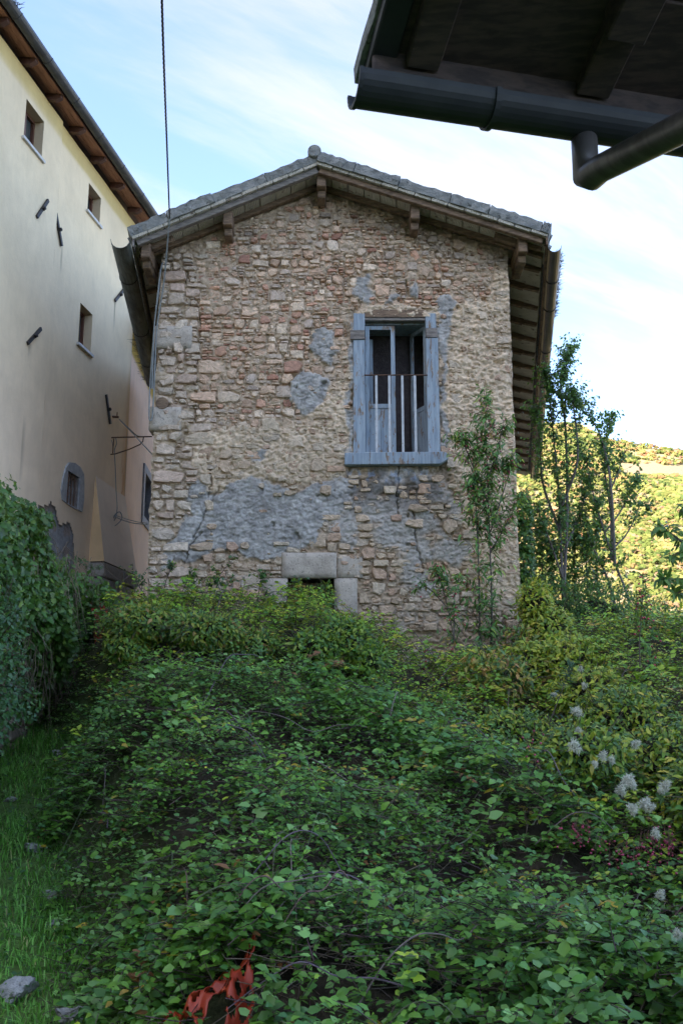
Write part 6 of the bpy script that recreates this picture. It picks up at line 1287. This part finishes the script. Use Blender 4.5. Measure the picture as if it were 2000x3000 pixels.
def ivy_wall():
    root = thing('ivy', 'thick dark ivy and hanging stems smothering the retaining wall at the left edge', 'ivy', (-3.0, 10, 3.0)); L = Leaves(); n = 36000
    y = RNG.uniform(5.8, 13.6, n); z = RNG.uniform(0, 1, n); th = (z * math.pi * .62)      # profile: bulging over the top of the wall
    lump = fbm(y * 1.1, z * 3.2, 0, 4, 801); top = np.interp(y, [7, 9.4, 11, 12.6, 13.2, 13.7], [4.2, 4.0, 3.85, 3.45, 3.0, 2.5]) + .42 * (fbm(y * 1.3, y * 0, 0, 3, 802) - .5) * 2; fl = .28 * (y - 5.8)
    low = 1.95 + .28 * (y - 9.5) * .3 + .6 * (fbm(y * 1.5, y * 0, 3, 3, 803) - .5) * 2; low = np.where(y < 9.3, fl + .1, low)
    zz = low + (top - low) * z; bul = .10 + .42 * np.sin(np.clip(z, 0, 1) * math.pi * .80) + .50 * (lump - .5) * 2; x = WX0 + bul - .55 * sstep(.86, 1.0, z) + .0
    # deep sprays over the top
    back = RNG.uniform(size=n) < .22; x = np.where(back, WX0 - RNG.uniform(-.2, 1.3, n), x); zz = np.where(back, top + .12 * (lump - .5) * 2 + RNG.uniform(-.1, .10, n), zz)
    p = P3(x, y, zz) + rv(n) * .07; nv = np.stack([np.full(n, .6), np.full(n, -.35), .55 + 0 * z], -1) + rv(n) * .6
    cols = palette(n, IVY, [.40, .34, .18, .08]); hi = sstep(.3, .9, z)[:, None]; cols = np.where(RNG.uniform(size=(n, 1)) < .22 * hi, palette(n, [(.09, .16, .035), (.12, .19, .05)]), cols)
    L.add(p, np.stack([np.full(n, .3), np.zeros(n), np.full(n, -.7)], -1) + rv(n) * .95, nv, RNG.uniform(.6, 1.2, n) * .068, RNG.uniform(.8, 1.1, n), cols)
    L.build('foliage', M['leaf'], root, near=FI, nearT=TI, parts=200)
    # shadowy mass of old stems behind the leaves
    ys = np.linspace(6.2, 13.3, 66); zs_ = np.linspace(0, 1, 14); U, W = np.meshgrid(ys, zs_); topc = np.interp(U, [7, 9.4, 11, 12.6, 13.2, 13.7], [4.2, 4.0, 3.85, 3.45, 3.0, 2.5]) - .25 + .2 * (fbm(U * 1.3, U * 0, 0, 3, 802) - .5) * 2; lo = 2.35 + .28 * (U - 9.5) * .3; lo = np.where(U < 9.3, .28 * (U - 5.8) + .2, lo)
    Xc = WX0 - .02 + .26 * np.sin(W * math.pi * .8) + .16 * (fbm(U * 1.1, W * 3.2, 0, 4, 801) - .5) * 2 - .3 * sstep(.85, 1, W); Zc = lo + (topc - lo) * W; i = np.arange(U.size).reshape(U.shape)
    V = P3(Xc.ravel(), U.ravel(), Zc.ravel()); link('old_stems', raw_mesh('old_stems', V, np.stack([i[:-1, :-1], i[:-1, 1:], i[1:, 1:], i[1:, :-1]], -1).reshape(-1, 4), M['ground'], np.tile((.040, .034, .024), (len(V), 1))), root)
    n = 420; y = RNG.uniform(7.8, 13.2, n); z1 = RNG.uniform(2.0, 3.6, n) ; x = WX0 + .35 + .22 * (fbm(y * 1.1, z1, 0, 3, 801) - .3) + RNG.uniform(-.1, .12, n); P0 = P3(x, y, z1 + .2); P1 = P0 + np.stack([RNG.normal(size=n) * .12, RNG.normal(size=n) * .16, -RNG.uniform(.2, .75, n)], -1)
    strands('hanging_stems', P0, P1, .0042, palette(n, [(.17, .13, .09), (.11, .085, .06), (.21, .17, .12)]), M['stem'], root)
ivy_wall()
hedge('lane_bush', 'small green bush at the far left edge where lane and ivy wall meet', 'bush', [ctr(-20, 1950, 8.2, 100, 260, .4), ctr(60, 2060, 8.6, 60, 70, .3)], 1900, .050, 1.05, GREEN, None, template=(F8, T8), core=False, parts=30)
shrub('bramble_sprig', 'thin bramble sprigs reaching out from the ivy towards the buttress', 'brambles', [[at(150, 1680, 12.6), at(210, 1640, 12.6), at(255, 1660, 12.6), at(300, 1668, 12.6)], [at(190, 1900, 12.0), at(230, 1860, 12.0), at(300, 1850, 12.0)], [at(230, 1960, 11.8), at(205, 2010, 11.8), at(225, 2015, 11.8)]], 160, .05, .8, GREEN, None, twig=(.05, .18), perm=(3, 5), up=.2, r0=.008, template=(F8, T8), t0=.2)
shrub('low_bush', 'green bush below the buttress between the ivy wall and the stone house', 'bush', [[at(230 + 30 * k, 1960, 14.8), at(235 + 32 * k, 1850, 14.8), at(240 + 34 * k, 1770 + 10 * (k % 3), 14.8)] for k in range(7)], 2600, .055, 1.05, GREEN, None, twig=(.12, .36), up=.3, r0=.01, t0=.05)
# yellow tree seen through the gap under the left eave
yt = [[Vector((-5.6, 29, 4)), Vector((-5.5, 29, 9)), Vector((-5.4, 29, 13.5))], [Vector((-5.5, 29, 9)), Vector((-6.3, 29.2, 12)), Vector((-6.6, 29, 13.6))], [Vector((-5.5, 29, 9)), Vector((-4.7, 28.8, 12)), Vector((-4.5, 29, 13.4))]]
shrub('yellow_tree', 'sunlit yellow tree glimpsed through the gap under the left gutter', 'tree', yt, 5200, .12, .9, [(.55, .42, .03), (.45, .38, .04), (.30, .32, .04)], None, twig=(.3, .9), up=.1, r0=.12, template=(F4, T4), t0=.3)

# ---- clematis with white seed heads, pink fruit clusters, rocks, netting
clem = thing('clematis_vine', 'climbing clematis with fluffy white seed heads over the right of the thicket', 'climber', tuple(at(1800, 2250, 9.8)))
def seed_mesh(seed):
    r = np.random.default_rng(seed); n = 300; d = r.normal(size=(n, 3)); d /= np.linalg.norm(d, axis=1, keepdims=True); c = np.array([(0, 0, 0), (.5, .2, .2), (-.5, -.1, .1), (.1, .3, -.4)])[r.integers(0, 4, n)] * .8; P0 = c + d * .10; P1 = c + d * r.uniform(.5, .95, (n, 1)); P1[:, 0] += .1
    e1 = np.cross(d, r.normal(size=(n, 3))); e1 /= np.linalg.norm(e1, axis=1, keepdims=True); w_ = .026; mid = (P0 + P1) / 2 + e1 * .12; V = np.stack([P0 - e1 * w_, P0 + e1 * w_, mid + e1 * w_ * 1.3, mid - e1 * w_ * 1.3, P1], 1).reshape(-1, 3)
    o = np.arange(n) * 5; Fq = np.concatenate([np.stack([o, o + 1, o + 2], 1), np.stack([o, o + 2, o + 3], 1), np.stack([o + 3, o + 2, o + 4], 1)]); return raw_mesh('seed_head', V, Fq, M['leaf_matt'], np.tile((.78, .78, .72), (len(V), 1)) * r.uniform(.7, 1.1, (len(V), 1)))
SM = [seed_mesh(k) for k in range(4)]
HEADS = [(1690, 2085, 1.3), (1680, 2185, 1.6), (1695, 2140, .8), (1840, 2285, 1.5), (1820, 2312, 1.3), (1850, 2300, 1.2), (1890, 2355, 1.5), (1852, 2372, 1.3), (1905, 2365, 1.1), (1950, 2300, 1.3), (1935, 2315, .9), (1862, 2180, 1.1), (1765, 2215, 1.2), (1790, 2225, .9), (1742, 2240, .8), (1920, 2440, 1.2), (1700, 1960, .7), (1710, 2010, .8), (1620, 2035, .7), (1935, 2620, 1.1), (1985, 2735, 1.2), (435, 1840, .8), (540, 1848, 1.0), (555, 1838, .7)]
for px, py, s_ in HEADS:
    p = surf_point(px, py, .34 if px > 1500 and py < 2450 else .12)
    o = link('seed_head', random.choice(SM)); o.parent = clem; o.matrix_local = Matrix.Translation(p - clem.location) @ Matrix.Rotation(random.uniform(0, 6), 4, 'Y') @ Matrix.Rotation(random.uniform(-.5, .5), 4, 'X') @ Matrix.Scale(.050 * s_ * p.y / 10, 4)
pts = []
for (px, py, rx, ry, n_) in ((1690, 2430, 50, 30, 18), (1720, 2470, 70, 35, 14), (1850, 2500, 80, 55, 38), (1930, 2460, 60, 70, 26), (1765, 1895, 20, 14, 14), (1980, 1985, 14, 16, 12), (1960, 2500, 40, 50, 20), (1580, 2190, 80, 60, 12)):
    for _ in range(n_):
        q = surf_point(px + random.gauss(0, rx * .5), py + random.gauss(0, ry * .5), .10); 
        if py < 2050: q = at(px + random.gauss(0, rx * .5), py + random.gauss(0, ry * .5), 13.0)
        pts.append(tuple(q))
berry_th = thing('berry_sprays', 'drooping clusters of small pink and crimson berries at the lower right', 'berries', pts[0]); add_berries(berry_th, np.array(pts), .0085, [(.26, .02, .06), (.18, .015, .04), (.34, .05, .11)])
n_ = len(pts); strands('stalks', np.array(pts), np.array(pts) + rv(n_) * .08 + np.array((0, .05, .06)), .0015, np.tile((.16, .08, .06), (n_, 1)), M['stem'], berry_th)
def rock(px, py, size, label, seed, lift=0.):
    r = ray(px, py); ts = np.arange(3.5, 14, .01); o = Vector((0, 0, EYE)); Pn = np.array([tuple(o + r * (t / r.y)) for t in ts]); g = lane(Pn[:, 0], Pn[:, 1]); k = np.argmax(Pn[:, 2] < g + size * .18 + lift); p = Pn[k]
    u_ = np.linspace(0, 2 * np.pi, 49)[:-1]; w_ = np.linspace(-np.pi / 2, np.pi / 2, 27); U, W = np.meshgrid(u_, w_); D = np.stack([np.cos(U) * np.cos(W), np.sin(U) * np.cos(W), np.sin(W)], -1)
    k_ = 1 + .9 * (fbm(D[..., 0] * 1.6 + seed, D[..., 1] * 1.6, D[..., 2] * 1.6, 4, seed) - .5) * 2; q = D * k_[..., None]; rs = np.random.default_rng(seed)
    for _ in range(9):   # flat broken faces
        nn_ = rs.normal(size=3); nn_ /= np.linalg.norm(nn_); dd = q @ nn_; lim = rs.uniform(.45, .75); q = q - np.clip(dd - lim, 0, None)[..., None] * nn_
    q = q * (1 - .16 * np.abs(fbm(q[..., 0] * 4 + seed, q[..., 1] * 4, q[..., 2] * 6, 4, seed + 2) - .5)[..., None] * 4 + .05 * (fbm(q[..., 0] * 13, q[..., 1] * 13, q[..., 2] * 13, 2, seed) - .5)[..., None])
    V = (q * np.array((1.15, .85, .62)) * size).reshape(-1, 3); i = np.arange(U.size).reshape(U.shape); j = np.roll(i, -1, axis=1); me = raw_mesh('limestone_rock', V, np.stack([i[:-1], j[:-1], j[1:], i[1:]], -1).reshape(-1, 4), M['rock']); ob = link('limestone_rock', me, loc=tuple(p)); tag(ob, label, 'rock', 'limestone rocks in the lane')
rock(110, 2485, .10, 'small grey rock in the grass beside the upper edge of the brambles', 3); rock(165, 2635, .10, 'tan rock half hidden by dry grass at the left edge of the brambles', 5); rock(165, 2715, .08, 'flat reddish-white stone just below the tan rock in the lane', 8)
rock(45, 2890, .13, 'large white craggy rock at the lower left edge of the photo', 11, .04); rock(245, 2990, .12, 'white craggy rock at the very bottom, right of the large white one', 14, .04); rock(170, 2210, .07, 'pale stone near the top of the lane beside the thicket', 17); rock(30, 2345, .06, 'tiny white stone in the upper lane grass at far left', 21)
# orange plastic safety netting: a sheet of straps with oval holes, crumpled
def net(name, label, quad, nu, nv, seed, amp=.12, under=None):
    A_, B_, C_, D_ = [Vector(q) for q in quad]; step = 6; U, W = np.meshgrid(np.linspace(0, 1, nu * step + 1), np.linspace(0, 1, nv * step + 1)); A_, B_, C_, D_ = map(np.array, (A_, B_, C_, D_)); u_, w_ = U[..., None], W[..., None]
    S = A_ * (1 - u_) * (1 - w_) + B_ * u_ * (1 - w_) + C_ * u_ * w_ + D_ * (1 - u_) * w_; nrm = np.cross(B_ - A_, D_ - A_); nrm = nrm / np.linalg.norm(nrm); S = S + nrm * (amp * (fbm(U * nu * .35, W * nv * .35, seed, 3, seed) - .5) * 2)[..., None]
    S = S + (B_ - A_)[None, None] * (.03 * (fbm(U * 5, W * 5, 3, 2, seed + 1) - .5))[..., None]
    if under: S[..., 2] = mound(S[..., 0], S[..., 1])[0] - under + .16 * (fbm(U * 6, W * 6, 2, 3, seed + 4) - .5) * 2; S[..., 0] += .10 * (fbm(U * 5, W * 5, 7, 2, seed) - .5); S[..., 1] += .16 * (fbm(U * 5, W * 5, 9, 2, seed) - .5)
    fu = (U[:-1, :-1] + .5 / (nu * step)) * nu; fw = (W[:-1, :-1] + .5 / (nv * step)) * nv; fu2 = np.mod(fu + .5 * (np.floor(fw) % 2), 1) - .5; fw2 = np.mod(fw, 1) - .5; hole = (fu2 / .36) ** 2 + (fw2 / .33) ** 2 < 1
    tear = fbm(U[:-1, :-1] * 4, W[:-1, :-1] * 4, seed, 3, seed + 9) < .40; i = np.arange(U.size).reshape(U.shape); Fq = np.stack([i[:-1, :-1], i[:-1, 1:], i[1:, 1:], i[1:, :-1]], -1)[~hole & ~tear].reshape(-1, 4)
    o = link(name, raw_mesh(name, S.reshape(-1, 3), Fq, M['net'], smooth=True)); md = o.modifiers.new('thickness', 'SOLIDIFY'); md.thickness = .004; tag(o, label, 'safety net', 'scraps of orange safety net')
net('safety_net', 'torn orange plastic net hanging beside the ivy below the buttress', [at(255, 1722, 12.6), at(322, 1790, 12.7), at(335, 1890, 12.3), at(280, 1885, 12.2)], 7, 10, 3, .07)
net('safety_net', 'scrap of orange net among leaves midway down the left of the thicket', [at(312, 1975, 11.6), at(345, 1970, 11.7), at(345, 2030, 11.3), at(312, 2032, 11.3)], 4, 6, 5, .04)
net('safety_net', 'crumpled orange-red plastic net under the brambles at the bottom of the photo', [(-1.05, 5.2, 1), (-.40, 5.25, 1), (-.34, 4.1, 1), (-.98, 4.1, 1)], 12, 16, 7, .0, under=.21)
